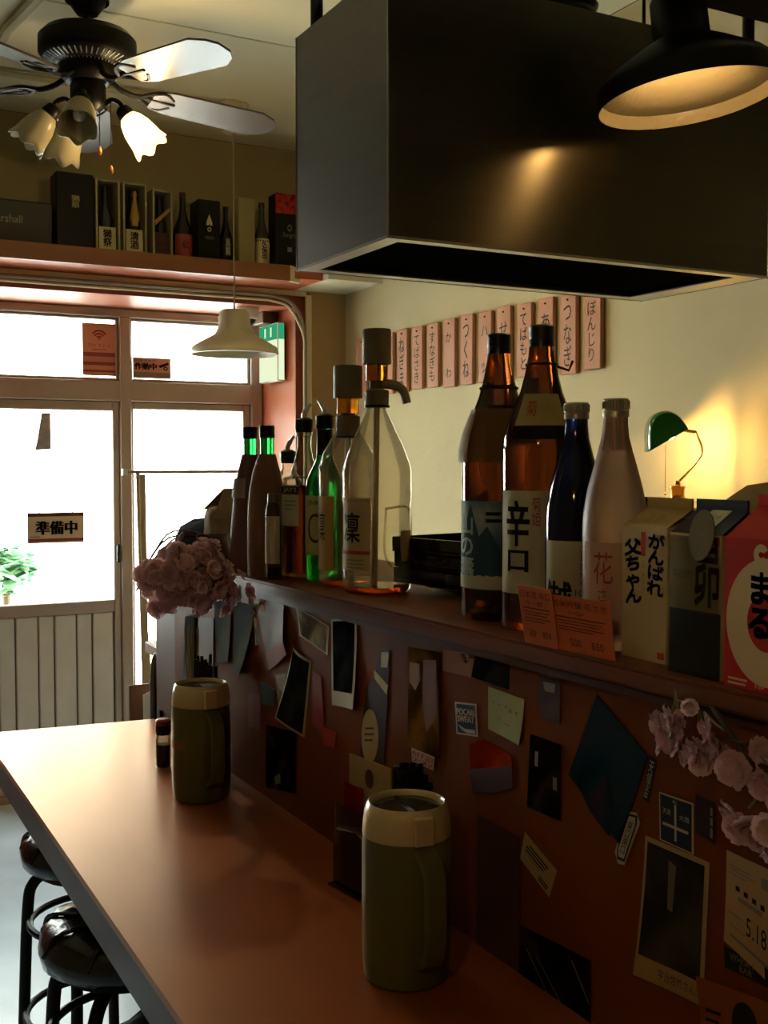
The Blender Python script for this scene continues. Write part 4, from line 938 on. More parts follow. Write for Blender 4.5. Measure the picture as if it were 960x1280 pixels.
obj('hub', G().lathe([(.001, pz(104)), (.06, pz(104)), (.075, pz(98)), (.082, pz(92)), (.082, pz(84)), (.001, pz(84))], 32, closed=False).vf, fanm, fan, True)
obj('switch_housing', G().lathe([(.03, pz(140)), (.044, pz(134)), (.05, pz(128)), (.05, pz(108)), (.045, pz(104))], 32).vf, fanm, fan, True)
blade_m = M('grey wood fan blade', '#5c5244', .3, noise=(4, .15), stretch=(1, 1, 1)); blade_top = blade_m
ba = [3+72*k for k in range(5)]
me_bl = None
for k, a in enumerate(ba):
    M4 = Matrix.Rotation(R(a), 4, 'Z')
    irn = G().tube(bez([(.07, 0, pz(98)), (.10, .0, pz(106)), (.14, .0, pz(110)), (.175, 0, pz(108))], 5), .008, 8)
    for sgn in (-1, 1):
        irn.tube(bez([(.15, 0, pz(110)), (.18, .035*sgn, pz(110)-.003*sgn), (.22, .045*sgn, pz(111)-.009*sgn), (.25, .02*sgn, pz(112)-.004*sgn)], 5), .006, 6)
    irn.tube([(.17, 0, pz(109)), (.26, 0, pz(113))], .006, 6)
    obj('blade_iron', irn.xf(M4).vf, fanm, fan, True)
    out = [(.19, -.045), (.24, -.06), (.52, -.068), (.565, -.045), (.585, -.02), (.585, .02), (.565, .045), (.52, .068), (.24, .06), (.19, .045)]
    tilt = Matrix.Translation((0, 0, pz(110)-.0)) @ Matrix.Rotation(R(3.4), 4, 'Y') @ Matrix.Rotation(R(-12), 4, 'X')
    bl_ = obj('blade', G().prism(out, .008, .014).xf(M4 @ tilt).vf, blade_m, fan)
glass_sh = M('frosted tulip glass', '#c2b48c', .3, trans=.25, ior=1.3)
lit_m = emit('lit tulip glass', (1.0, .68, .24, 1), 1.5, .4)
def tulip(az, lit):
    c_, s_ = math.cos(R(az)), math.sin(R(az)); d = Vector((c_, s_, 0))
    base = Vector((0, 0, pz(132)))
    pth = bez([base+d*.04, base+d*.065+Vector((0, 0, .018)), base+d*.09+Vector((0, 0, .008)), base+d*.098+Vector((0, 0, -.012))], 5)
    ar = obj('lamp_arm', G().tube(pth, .007, 8).vf, fanm, fan, True)
    ax = (d*.62+Vector((0, 0, -.78))).normalized()
    q = Vector((0, 0, 1)).rotation_difference(ax).to_matrix().to_4x4(); T = Matrix.Translation(base+d*.098+Vector((0, 0, -.012))) @ q
    obj('lamp_holder', G().lathe([(.012, -.012), (.02, -.006), (.025, .012), (.025, .03)], 20).xf(T).vf, fanm, ar, True)
    n = 36; v = []; f = []
    pr = [(.024, .02), (.034, .035), (.043, .06), (.047, .085), (.049, .105), (.055, .125)]
    for i, (r, z) in enumerate(pr):
        for k in range(n):
            a = 2*math.pi*k/n; sc_ = (i/5)**2; v.append((r*(1+.05*sc_*math.cos(6*a))*math.cos(a), r*(1+.05*sc_*math.cos(6*a))*math.sin(a), z+.008*sc_*math.cos(6*a)))
    for i in range(len(pr)-1):
        for k in range(n): k2 = (k+1) % n; f.append((i*n+k, i*n+k2, (i+1)*n+k2, (i+1)*n+k))
    s = obj('lamp_shade', G().add(v, f).xf(T).vf, lit_m if lit else glass_sh, fan, True)
    sd = s.modifiers.new('thickness', 'SOLIDIFY'); sd.thickness = .0025
    obj('bulb', G().ball((0, 0, .07), .018, 12, (1, 1, 1.3)).xf(T).vf, emit('fan bulb', (1, .78, .42, 1), 12) if lit else M('frosted bulb', '#e8e2d0', .3), s, True)
    if lit:
        s['label'] = 'glowing lit tulip shade'
        lp_ = T @ Vector((0, 0, .075)); lamp('fan_light', lp_, 12.0, (1, .72, .36), .03, fan)
az0 = -28.18+5
for k, lit in ((0, True), (1.4, False), (2, False), (3, False)): tulip(az0+90*k, lit)
for (px, y1) in ((124, 190), (138, 214)):
    dx = (px-110)*d0/F; rv = Vector((cy_, -sy, 0))*dx
    ch = obj('pull_chain', G().tube([rv+Vector((0, 0, pz(128))), rv+Vector((0, 0, pz(y1-8)))], .0012, 5).vf, fanm, fan)
    obj('chain_pull', G().lathe([(.001, pz(y1+3)), (.006, pz(y1)), (.006, pz(y1-4)), (.002, pz(y1-8))], 12, c=tuple(rv)).vf, M('amber wood bead', '#b8702a', .3), ch, True)

# ================================================================ ON THE BAR FRONT: PHOTOGRAPHS, STICKERS, NOTES
lay = [0]
def sheet(name, label, cat, px, m, curl=None, bow=0, group=None, n=8, lift=None):
    """paper on the bar front, corners measured TL TR BR BL; curl=(u,v,amount) lifts a corner"""
    lay[0] += 1; base = .0012+.00035*(lay[0] % 9) if lift is None else lift
    P = [on_x(x, y, XP) for x, y in px]; o = sum(P, Vector())/4
    def fn(u, v, off=0):
        p = (P[3]*(1-u)+P[2]*u)*(1-v)+(P[0]*(1-u)+P[1]*u)*v
        h = base+off+bow*math.sin(math.pi*u)
        if curl: h += curl[2]*max(0, 1-math.hypot(u-curl[0], v-curl[1])/1.0)**1.7
        return p-o+Vector((-h, 0, 0))
    v = []; f = []
    for s_ in (0, -.0005):
        for j in range(n+1):
            for i in range(n+1): v.append(fn(i/n, j/n, s_))
    N = (n+1)**2
    for j in range(n):
        for i in range(n): a = j*(n+1)+i; f += [(a, a+1, a+n+2, a+n+1), (N+a, N+a+n+1, N+a+n+2, N+a+1)]
    bd = [i for i in range(n+1)]+[(j+1)*(n+1)-1 for j in range(1, n+1)]+[n*(n+1)+i for i in range(n-1, -1, -1)]+[j*(n+1) for j in range(n-1, 0, -1)]
    for q, a in enumerate(bd): b = bd[(q+1) % len(bd)]; f.append((a, N+a, N+b, b))
    ob = obj(name, (v, f), m, loc=o, smooth=True); tag(ob, label, cat, group)
    return ob, fn
def photo(name, cols, scale=9, rough=.5): return M(name, cols[1], rough, ramp=(scale, cols), spec=0)
ph_dark = photo('dark photo print', ['#0d0e0e', '#1c2224', '#332b22'], 22)
ph_fig = photo('figures photo print', ['#120b07', '#5a3a1c', '#8a5a26'], 14)
ph_night = photo('night photo print', ['#090807', '#15120f', '#3a3026'], 20)
ph_blue = photo('teal photo print', ['#0c1a20', '#15303a', '#3f2530'], 16)
ph_room = photo('alley photo print', ['#15110c', '#2f2a1e', '#4f4632'], 10)
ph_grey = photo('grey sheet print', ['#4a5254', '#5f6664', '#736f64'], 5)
ph_red = photo('red print', ['#5a160d', '#8a2416', '#b04a22'], 12)
crm = M('aged photo border', '#a99878', .5); tan_p = M('tan paper', '#9a7d50', .6, noise=(10, .08))
# far papers, the window's veil mixed into their grey
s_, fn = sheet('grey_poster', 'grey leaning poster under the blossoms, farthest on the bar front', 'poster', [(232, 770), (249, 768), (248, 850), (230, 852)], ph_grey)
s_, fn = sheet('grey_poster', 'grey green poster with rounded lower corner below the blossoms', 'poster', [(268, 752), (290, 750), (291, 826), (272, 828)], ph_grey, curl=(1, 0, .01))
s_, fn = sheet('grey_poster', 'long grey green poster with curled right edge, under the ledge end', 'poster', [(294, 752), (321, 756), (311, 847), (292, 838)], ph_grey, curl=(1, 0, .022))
s_, fn = sheet('mauve_card', 'pale mauve blank card behind the farther jug', 'card', [(249, 772), (268, 772), (268, 850), (249, 850)], M('mauve card', '#6d605c', .6))
s_, fn = sheet('folded_flyer', 'brown flyer with folded pink lower edge beneath the ledge', 'flyer', [(322, 752), (357, 752), (364, 818), (338, 838)], M('brown flyer', '#5f4c34', .6, noise=(8, .15)), curl=(1, .3, .012))
patch(s_, fn, (0, 0, 1, .26), M('pink flyer edge', '#8a4a3c', .6), 'pink_edge')
s_, fn = sheet('sticker', 'small teal sticker low behind the farther jug', 'sticker', [(327, 852), (345, 862), (345, 883), (330, 880)], M('teal sticker', '#2c4a4c', .5))
s_, fn = sheet('sticker', 'pale outlined bouquet sticker left of the curled dark photo', 'sticker', [(345, 842), (361, 840), (360, 878), (352, 892)], M('bouquet sticker', '#6d5638', .5)); shape(s_, fn, [(.1, .95), (.9, .95), (.85, .55), (.6, .45), (.25, .6)], crm, 'white_outline')
s_, fn = sheet('sticker', 'small red brown sticker low beside the farther jug', 'sticker', [(313, 866), (328, 868), (328, 912), (313, 908)], M('red brown sticker', '#7a3524', .5))
s_, fn = sheet('dark_photo', 'curled dark photo with thin white border, hanging from one corner', 'photo', [(367, 808), (390, 826), (381, 922), (356, 896)], crm, curl=(0, 0, .02), bow=.006); patch(s_, fn, (.06, .03, .94, .965), ph_dark, 'picture')
s_, fn = sheet('tilted_photo', 'small tilted glossy photo just under the ledge', 'photo', [(376, 757), (412, 783), (410, 819), (375, 794)], crm, curl=(0, 1, .01)); patch(s_, fn, (.05, .06, .95, .95), photo('glossy photo print', ['#2a2a26', '#6d6350', '#b5ab84'], 16, .15), 'picture')
s_, fn = sheet('instant_photo', 'instant photo with cream border and broad lower margin', 'photo', [(415, 774), (447, 772), (450, 886), (416, 881)], crm, curl=(1, 0, .012)); patch(s_, fn, (.07, .17, .93, .975), ph_dark, 'picture')
s_, fn = sheet('red_sticker', 'long red sticker strip right of the curled photo', 'sticker', [(392, 838), (403, 846), (407, 925), (392, 902)], M('red strip', '#8a2a1c', .5, noise=(20, .2)))
s_, fn = sheet('red_sticker', 'small bright red sticker under the red strip', 'sticker', [(404, 908), (422, 914), (420, 936), (406, 930)], M('bright red', '#9a2618', .5))
s_, fn = sheet('dark_photo', 'unbordered dark photo low on the bar front behind the farther jug', 'photo', [(334, 906), (372, 915), (371, 992), (334, 984)], ph_night); shape(s_, fn, [(.3, .2), (.5, .28), (.52, .12), (.34, .08)], grey_ink_m, 'white_mark')
# bottle shaped card
lay[0] += 1
def outline(name, label, cat, pts, m, box, lift=.002):
    """a cut-out glued to the bar front; returns its map over the box (x0,y0,x1,y1) of the photograph"""
    P = [on_x(x, y, XP) for x, y in pts]; o = sum(P, Vector())/len(P); n = len(P)
    v = [p-o+Vector((-lift, 0, 0)) for p in P]+[p-o+Vector((-lift+.0008, 0, 0)) for p in P]
    ob = obj(name, (v, [tuple(range(n)), tuple(range(2*n-1, n-1, -1))]+[(i, n+i, n+(i+1) % n, (i+1) % n) for i in range(n)]), m, loc=o); tag(ob, label, cat)
    Q = [on_x(x, y, XP) for x, y in box]
    def fn(u, w, off=0):
        p = (Q[3]*(1-u)+Q[2]*u)*(1-w)+(Q[0]*(1-u)+Q[1]*u)*w
        return p-o+Vector((-lift-off, 0, 0))
    return ob, fn
s_, fn = outline('bottle_card', 'dark bottle shaped card with yellow oval label', 'card', [(477, 812), (488, 812), (488, 838), (486, 868), (481, 960), (450, 958), (454, 900), (460, 860), (470, 842)], M('brown bottle card', '#2e1a12', .5), [(450, 812), (490, 812), (490, 960), (450, 960)])
ring(s_, fn, (.36, .27), (.27, .23), (.001, .001), M('yellow oval print', '#a98a48', .6), 'oval_label'); bars(s_, fn, [(.22, .33, .5, .345), (.2, .28, .5, .295), (.2, .23, .46, .245)], brown_ink_m, .001)
shape(s_, fn, [(.5, .83), (.92, .70), (.88, .62), (.5, .76)], M('cream neck print', '#b09a66', .6), 'neck_label'); shape(s_, fn, [(.72, .98), (.95, .98), (.9, .85), (.7, .85)], M('pale cap print', '#a99c80', .6), 'cap_print')
s_, fn = sheet('figure_poster', 'dark orange poster of two figures, centre of the bar front', 'poster', [(513, 808), (552, 815), (552, 948), (512, 931)], ph_fig)
shape(s_, fn, [(.05, .85), (.38, .85), (.42, .7), (.25, .58), (.06, .65)], M('ochre figure', '#94602a', .5), 'figure'); shape(s_, fn, [(.5, .9), (.9, .92), (.95, .4), (.6, .2), (.48, .5)], M('rust figure', '#6d3416', .5), 'figure')
s_, fn = sheet('word_sticker', 'white and red lettered sticker under the figure poster', 'sticker', [(517, 934), (546, 946), (545, 963), (518, 951)], M('pink white sticker', '#b39082', .5)); letters(s_, fn, 'ハナドコロ', (.06, .5, .94, .9), red_ink_m, bold=.03); letters(s_, fn, 'ラーメン', (.06, .1, .94, .46), red_ink_m, bold=.03)
s_, fn = sheet('ochre_card', 'ochre card tucked under the ledge edge', 'card', [(555, 812), (598, 818), (594, 848), (554, 838)], M('ochre card', '#8a5428', .6, noise=(10, .15)))
s_, fn = sheet('group_photo', 'dark glossy photo directly under the ledge, above the green note', 'photo', [(596, 814), (638, 822), (637, 862), (590, 846)], ph_dark)
s_, fn = sheet('drink_sticker', 'small blue and white lettered drink sticker', 'sticker', [(570, 877), (597, 880), (599, 921), (572, 917)], M('white sticker', '#b5aa92', .5)); patch(s_, fn, (.07, .05, .93, .95), M('sticker blue', '#1d3350', .5), 'blue_field')
letters(s_, fn, 'POCARI', (.1, .62, .9, .82), M('white sticker', '#b5aa92', .5), bold=.03, off=.001); letters(s_, fn, 'SWEAT', (.12, .40, .88, .60), M('white sticker', '#b5aa92', .5), bold=.03, off=.001)
shape(s_, fn, [(.1, .32), (.4, .2), (.9, .2), (.9, .08), (.5, .08), (.3, .16)], M('white sticker', '#b5aa92', .5), 'wave', .001)
s_, fn = sheet('green_note', 'pale yellow green handwritten note paper', 'note', [(612, 858), (657, 874), (655, 931), (612, 911)], M('yellow green paper', '#98955a', .6, noise=(10, .05)), curl=(1, 0, .006)); bars(s_, fn, [(.12, .68, .2, .72), (.3, .66, .36, .7), (.5, .66, .56, .72), (.62, .6, .7, .68), (.8, .6, .86, .68), (.2, .35, .4, .37), (.5, .3, .7, .32)], grey_ink_m)
s_, fn = outline('noodle_sticker', 'orange red sticker below the drink sticker', 'sticker', [(588, 930), (606, 924), (622, 932), (640, 944), (642, 980), (620, 992), (596, 990), (590, 965)], ph_red, [(588, 924), (642, 924), (642, 992), (588, 992)]); shape(s_, fn, [(0, .45), (1, .5), (1, .1), (.6, 0), (.1, .02)], M('dark red print', '#3a120c', .5), 'dark_lower_half')
s_, fn = sheet('portrait_photo', 'dark reddish photo above the narrow night photo', 'photo', [(676, 845), (702, 852), (702, 905), (676, 896)], M('reddish photo', '#3f1f16', .5, noise=(25, .4))); shape(s_, fn, [(.2, .9), (.8, .92), (.75, .7), (.3, .68)], grey_ink_m, 'faint_head')
s_, fn = sheet('night_photo', 'dark narrow night photo with pale window spots', 'photo', [(665, 917), (703, 931), (703, 1026), (661, 1008)], ph_night); shape(s_, fn, [(.78, .55), (.9, .55), (.9, .38), (.78, .38)], grey_ink_m, 'pale_spot'); shape(s_, fn, [(.2, .8), (.3, .8), (.3, .6), (.2, .6)], grey_ink_m, 'pale_spot')
s_, fn = outline('diamond_poster', 'large dark teal diamond poster with dim floral print', 'poster', [(748, 868), (812, 945), (776, 1056), (712, 968)], M('teal poster', '#10242a', .6, spec=.06), [(712, 868), (812, 868), (812, 1056), (712, 1056)]); shape(s_, fn, [(.05, .5), (.2, .75), (.45, .6), (.55, .3), (.55, .05), (.3, .22)], ph_blue, 'floral_print')
s_, fn = sheet('slim_label', 'slim vertical label with pale characters beside the teal diamond', 'sticker', [(815, 944), (824, 950), (813, 1002), (806, 998)], M('dark slim label', '#1c1410', .5)); letters(s_, fn, '天領盃', (.15, .08, .85, .92), M('aged white', '#a59a80', .6), True)
s_, fn = sheet('station_sticker', 'navy sticker with white cross and arrows', 'sticker', [(827, 989), (870, 1004), (870, 1068), (828, 1049)], crm); patch(s_, fn, (.04, .03, .96, .97), M('navy sticker', '#131d29', .4), 'navy_field')
wt = M('aged white', '#a59a80', .6)
shape(s_, fn, [(.47, .85), (.53, .85), (.53, .12), (.47, .12)], wt, 'cross_bar', .001); shape(s_, fn, [(.12, .42), (.12, .36), (.88, .36), (.88, .42)], wt, 'cross_bar', .0012)
letters(s_, fn, '天満', (.12, .60, .36, .72), wt, off=.001); letters(s_, fn, '大橋', (.62, .58, .9, .7), wt, off=.001); letters(s_, fn, '北', (.4, .87, .56, .94), wt, off=.001)
s_, fn = sheet('maroon_sticker', 'dark maroon sticker with a pale right edge beside the navy one', 'sticker', [(873, 992), (897, 1003), (897, 1054), (873, 1040)], M('maroon sticker', '#2a100c', .5)); bars(s_, fn, [(.8, .1, .92, .35), (.8, .4, .92, .6), (.8, .65, .92, .85)], grey_ink_m)
s_, fn = outline('hexagon_tag', 'long white six sided sticker with four characters', 'sticker', [(787.5, 1014), (797.5, 1015.5), (801.5, 1029), (782, 1081), (774, 1079), (770, 1064)], wt, [(787, 1012), (803, 1018), (783, 1084), (768, 1072)])
shape(s_, fn, [(.14, .94), (.80, .96), (.92, .8), (.86, .08), (.3, .04), (.1, .22)], ink_m, 'black_line', .0004); shape(s_, fn, [(.22, .90), (.72, .92), (.84, .78), (.78, .13), (.36, .1), (.2, .24)], wt, 'white_field', .0008); letters(s_, fn, '東口東口', (.32, .2, .72, .82), ink_m, True, off=.0012)
s_, fn = sheet('ticket_sticker', 'cream tilted label printed with small lines', 'sticker', [(657, 1040), (697, 1088), (687.5, 1121.5), (651, 1073)], M('cream ticket', '#a08a5c', .6)); bars(s_, fn, [(.12, .62, .75, .68), (.12, .5, .7, .56), (.2, .74, .8, .8), (.1, .4, .6, .42), (.62, .1, .9, .16), (.62, .2, .92, .26)])
s_, fn = sheet('bordered_photo', 'large cream bordered photo of a dim alley, lower right', 'photo', [(808, 1044), (888, 1078), (880, 1259), (803, 1215)], tan_p, curl=(0, 0, .012)); patch(s_, fn, (.045, .16, .94, .965), ph_room, 'picture')
shape(s_, fn, [(.28, .84), (.42, .86), (.42, .82), (.28, .80)], ink_m, 'dark_sign', .001); shape(s_, fn, [(.4, .9), (.52, .88), (.5, .55), (.42, .56)], M('pale alley light', '#5d543c', .5), 'pale_gap', .001); letters(s_, fn, '宇治佐竹さん江', (.35, .05, .97, .12), brown_ink_m)
s_, fn = sheet('receipt', 'cream printed receipt reading 5.18 at the right edge', 'receipt', [(910, 1062), (974, 1092), (974, 1240), (910, 1174)], M('receipt paper', '#a5875a', .6, noise=(10, .05)), curl=(0, 0, .004))
letters(s_, fn, '5.18', (.42, .26, .80, .44), ink_m, bold=.01); bars(s_, fn, [(.25, .54, .72, .585), (.08, .36, .35, .375), (.1, .24, .4, .25), (.12, .12, .9, .15), (.06, .86, .5, .87), (.06, .82, .6, .83), (.06, .78, .4, .79), (.7, .8, .95, .9)], grey_ink_m)
for k in range(4): shape(s_, fn, [(.2+.16*k, .68-.01*k), (.28+.16*k, .68-.01*k), (.28+.16*k, .63-.01*k), (.2+.16*k, .63-.01*k)], ink_m, 'character')
s_, fn = sheet('black_label', 'black label with faint lettering below the receipt', 'sticker', [(907, 1182), (974, 1212), (974, 1240), (908, 1208)], blackpl_m); letters(s_, fn, 'WHISKY', (.12, .5, .6, .85), grey_ink_m); letters(s_, fn, 'BAR', (.3, .12, .55, .42), grey_ink_m)
s_, fn = sheet('orange_flyer', 'orange brown flyer at the bottom right corner', 'flyer', [(879, 1217), (974, 1258), (974, 1340), (880, 1310)], M('orange flyer', '#8a4a1c', .6, noise=(6, .1)), curl=(0, 1, .008)); ring(s_, fn, (.6, .55), (.16, .32), (.001, .001), ink_m, 'dark_oval'); bars(s_, fn, [(.1, .55, .3, .6), (.08, .42, .26, .46)], ink_m)
s_, fn = sheet('brown_sheet', 'large faded brown sheet right of the nearer jug', 'poster', [(599, 1018), (652, 1046), (652, 1290), (596, 1250)], M('faded brown sheet', '#4a2c1c', .6, noise=(8, .25)))
s_, fn = sheet('dark_photo', 'black photo with thin pale streaks at the bottom', 'photo', [(652, 1155), (740, 1200), (741, 1310), (651, 1252)], ph_night)
for a_, b_ in (((.1, .75), (.6, .1)), ((.25, .72), (.75, .15)), ((.75, .9), (.98, .5))): shape(s_, fn, [a_, (a_[0]+.02, a_[1]), (b_[0]+.02, b_[1]), b_], grey_ink_m, 'light_streak')
# clear clips hanging from the ledge edge
clr = thin_glass('clear acrylic', '#d8dcd4', 1.4, .05, ('#cfd3cc', .15))
for (px, py, lb) in ((326, 752, 'clear acrylic hook with a dangling charm, far end of the ledge'), (590, 806, 'clear acrylic hook under the ledge near the orange cards')):
    q = on_x(px, py, XP-.006); ck = thing('acrylic_hook', lb, 'hook', (XP, q.y, q.z))
    obj('plate', bevbox((-.004, -.012, -.02), (-.0005, .012, .012), .001, 1), clr, ck); obj('hook', G().tube(bez([(-.004, 0, .0), (-.012, 0, -.012), (-.016, 0, -.022), (-.022, 0, -.012)], 4), .0025, 6).vf, chrome_m, ck, True)
    if px < 400: obj('charm', G().box((-.017, -.008, -.05), (-.0155, .008, -.032)).tube([(-.016, 0, -.05), (-.016, -.003, -.085)], .003, 6).vf, clr, ck)

# ================================================================ ON THE COUNTER
# menu holder between the panel and the nearer jug
q = on_z(418, 1130, CT)
mh = thing('menu_holder', 'clear standing menu holder with printed sheets, left of the nearer jug', 'holder', (.775, 1.50, CT), R(8))
acr = thin_glass('dim acrylic', '#b9b6a8', 1.2, .05)
obj('back_plate', G().box((.022, -.062, .004), (.025, .062, .16)).vf, acr, mh); obj('front_plate', G().box((-.022, -.062, .004), (-.019, .062, .13)).vf, acr, mh); obj('base', bevbox((-.03, -.066, 0), (.032, .066, .004), .001, 1), acr, mh)
mc_ = obj('menu_sheet', G().box((.004, -.055, .02), (.006, .055, .205)).vf, M('cream menu', '#9d8355', .6, noise=(8, .06)), mh)
fn = flat((.0038, .055, .02), (0, -.11, 0), (0, 0, .185)); patch(mh, fn, (.1, .1, .98, .70), M('pale menu print', '#8d8270', .6), 'menu_print')
bars(mh, fn, [(.16, .6-.06*k, .9, .615-.06*k) for k in range(8)], grey_ink_m, .001); ring(mh, fn, (.5, .85), (.1, .08), (.001, .001), brown_ink_m, 'emblem')
rs = obj('red_menu', G().box((-.003, .01, .02), (-.001, .06, .16)).vf, ph_red, mh); patch(mh, flat((-.0032, .06, .02), (0, -.05, 0), (0, 0, .14)), (0, .22, 1, .5), M('deep red print', '#7a1a16', .5), 'red_block')
obj('folded_paper', G().add(*(lambda P: (P, [(0, 1, 4, 3), (1, 2, 5, 4)]))([(-.03, -.05, .088), (-.022, 0, .098), (-.025, .05, .092), (-.006, -.05, .10), (-.004, 0, .112), (-.006, .05, .106)])).vf, M('folded cream paper', '#7d6844', .6), mh)
# chopstick stand behind the nearer jug
def chop(label, loc, n, h0, cols, r, hold):
    t = thing('chopstick_holder', label, 'holder', loc)
    obj('cup', G().lathe([(.001, 0), (r, 0), (r*1.04, hold), (r*.95, hold), (r*.93, .006), (.001, .006)], 28, closed=False).vf, hold_m, t, True)
    for k in range(n):
        a = random.uniform(0, 6.28); q = r*.75*random.random()**.5; tx_ = random.uniform(-.02, .02); ty = random.uniform(-.02, .02); hh = h0*random.uniform(.93, 1.05)
        obj('chopstick', G().tube([(q*math.cos(a), q*math.sin(a), .008), (q*math.cos(a)+tx_*.5, q*math.sin(a)+ty*.5, hh)], [.0022, .0034], 6).vf, cols, t)
    return t
hold_m = M('dark wood cup', '#0f0d0b', .5)
x, y = at(462, 1.60); chop('black chopsticks crowded in a dark cup behind the nearer jug', (.785, 1.385, CT), 34, .218, blackpl_m, .034, .17)
chop('dark chopsticks in a cup behind the farther jug', (.775, 2.235, CT), 22, .245, M('dark chopstick', '#1c1812', .4), .03, .17)
sk_ = thing('skewer_cup', 'wooden skewers and a dark stick standing behind the farther jug', 'cup', (.775, 2.32, CT)); obj('cup', G().lathe([(.001, 0), (.026, 0), (.027, .15), (.024, .15), (.023, .006), (.001, .006)], 24, closed=False).vf, hold_m, sk_, True)
for k in range(6): obj('skewer', G().tube([(random.uniform(-.015, .015), random.uniform(-.015, .015), .008), (random.uniform(-.02, .02), random.uniform(-.02, .02), .29+.02*random.random())], .0022, 6).vf, M('bamboo', '#9a8450', .5), sk_)
obj('dark_stick', G().tube([(0, 0, .008), (.004, -.006, .325)], .0045, 8).vf, M('dark chopstick', '#1c1812', .4), sk_)
# condiments by the farther jug
q = on_z(206, 960, CT)
sb = thing('spice_shaker', 'small glass spice shaker with red cap left of the farther jug', 'shaker', (q.x, q.y+.01, CT))
obj('body', G().lathe([(.001, .002), (.016, .002), (.0165, .06), (.014, .075)], 20, closed=False).vf, clear_m, sb, True); obj('contents', G().lathe([(.001, .003), (.0145, .004), (.0145, .05), (.001, .05)], 16, closed=False).vf, M('brown spice', '#5b3018', .8), sb, True)
obj('collar', G().lathe([(.0155, .072), (.0165, .078), (.0165, .092)], 20).vf, M('dark collar', '#2a1c16', .4), sb, True); obj('cap', G().lathe([(.0165, .0921), (.0165, .102), (.012, .106), (.001, .106)], 20, closed=False).vf, M('red cap', '#8e2a24', .35), sb, True)
wd = thing('wire_caddy', 'thin chrome wire caddy beside the red capped shaker', 'caddy', (q.x+.045, q.y+.02, CT))
ww = G()
for zc in (.004, .05): ww.tube([(.022*math.cos(6.283*k/20), .022*math.sin(6.283*k/20), zc) for k in range(21)], .0014, 5, False)
for k in range(5): a = 6.283*k/5; ww.tube([(.022*math.cos(a), .022*math.sin(a), .004), (.022*math.cos(a), .022*math.sin(a), .052)], .0014, 5)
obj('wire_frame', ww.vf, chrome_m, wd, True); obj('soy_bottle', G().lathe([(.001, .005), (.019, .005), (.019, .07), (.01, .085), (.009, .1), (.001, .1)], 20, closed=False).vf, M('soy glass', '#1d0f08', .1), wd, True)

# ================================================================ BLOSSOMS
petal_m = M('lightened pink petal', '#e6c0c6', .6, noise=(30, .12)); petal2 = M('pale pink petal', '#ecd2d0', .6, noise=(30, .1)); heart_m = M('blossom heart', '#8a5a5a', .6); twig_m = M('brown twig', '#4a3524', .7); sepal_m = M('pale stem', '#8f8a5c', .6)  # petal colours lightened to take in the veil from the window
for mm in (petal_m, petal2):
    nt = mm.node_tree; bs = nt.nodes['Principled BSDF']; t_ = nt.nodes.new('ShaderNodeBsdfTranslucent'); t_.inputs[0].default_value = hexc('#c79a96'); mx = nt.nodes.new('ShaderNodeMixShader'); mx.inputs[0].default_value = .5
    nt.links.new(bs.outputs[0], mx.inputs[1]); nt.links.new(t_.outputs[0], mx.inputs[2]); nt.links.new(mx.outputs[0], nt.nodes['Material Output'].inputs[0])
def blossom_mesh(name, m, seed, r=.02):
    rnd = random.Random(seed); g = G()
    for ringi, (n, rr, el) in enumerate(((5, r*1.1, .12), (5, r*.85, .5))):
        for k in range(n):
            a = 2*math.pi*k/n+ringi*.6+rnd.uniform(-.15, .15); w_ = rr*.62
            R_ = Matrix.Rotation(a, 4, 'Z') @ Matrix.Rotation(-el+rnd.uniform(-.2, .2), 4, 'Y')
            P = [(0, 0, 0), (rr*.4, -w_*.7, .002), (rr*.85, -w_, .004+rnd.uniform(-.003, .003)), (rr*1.08, -w_*.35, .001), (rr*.98, 0, .003), (rr*1.08, w_*.35, .001), (rr*.85, w_, .004+rnd.uniform(-.003, .003)), (rr*.4, w_*.7, .002), (rr*.55, 0, -.003)]
            g.add([R_ @ Vector(p) for p in P], [(0, 1, 8), (1, 2, 8), (2, 3, 4, 8), (4, 5, 6, 8), (6, 7, 8), (7, 0, 8)])
    me = bpy.data.meshes.new(name); me.from_pydata([tuple(v) for v in g.v], [], g.f); me.materials.append(m)
    for p in me.polygons: p.use_smooth = True
    return me
BM = [blossom_mesh('blossom', m, i) for i, m in enumerate((petal_m, petal2, petal_m, petal2))]
def put_blossom(parent, p, dirn, s, k):
    o = bpy.data.objects.new('blossom', BM[k % 4]); C.objects.link(o); o.parent = parent; o.location = p
    o.rotation_mode = 'QUATERNION'; o.rotation_quaternion = Vector((0, 0, 1)).rotation_difference(dirn); o.scale = (s, s, s); return o
rnd = random.Random(3)
bx, by = at(236, 2.08); bz = zz(718, 2.08)
bq = thing('blossom_bunch', 'bunch of pink artificial blossoms at the far end of the bar', 'flowers', (bx, by, bz))
obj('vase', G().lathe([(.001, 0), (.03, 0), (.034, .03), (.025, .06), (.026, .07)], 20, closed=False).xf(Matrix.Translation((.13, .22, SH-bz+.001))).vf, M('dull vase', '#5b5148', .4), bq, True)
for k in range(10):
    e = Vector((rnd.uniform(-.09, .07), rnd.uniform(-.07, .07), rnd.uniform(-.06, .05))); obj('twig', G().tube(bez([(.13, .22, .05), e*.4+Vector((.03, .1, .06)), e], 4), .002, 5).vf, twig_m, bq)
k = 0
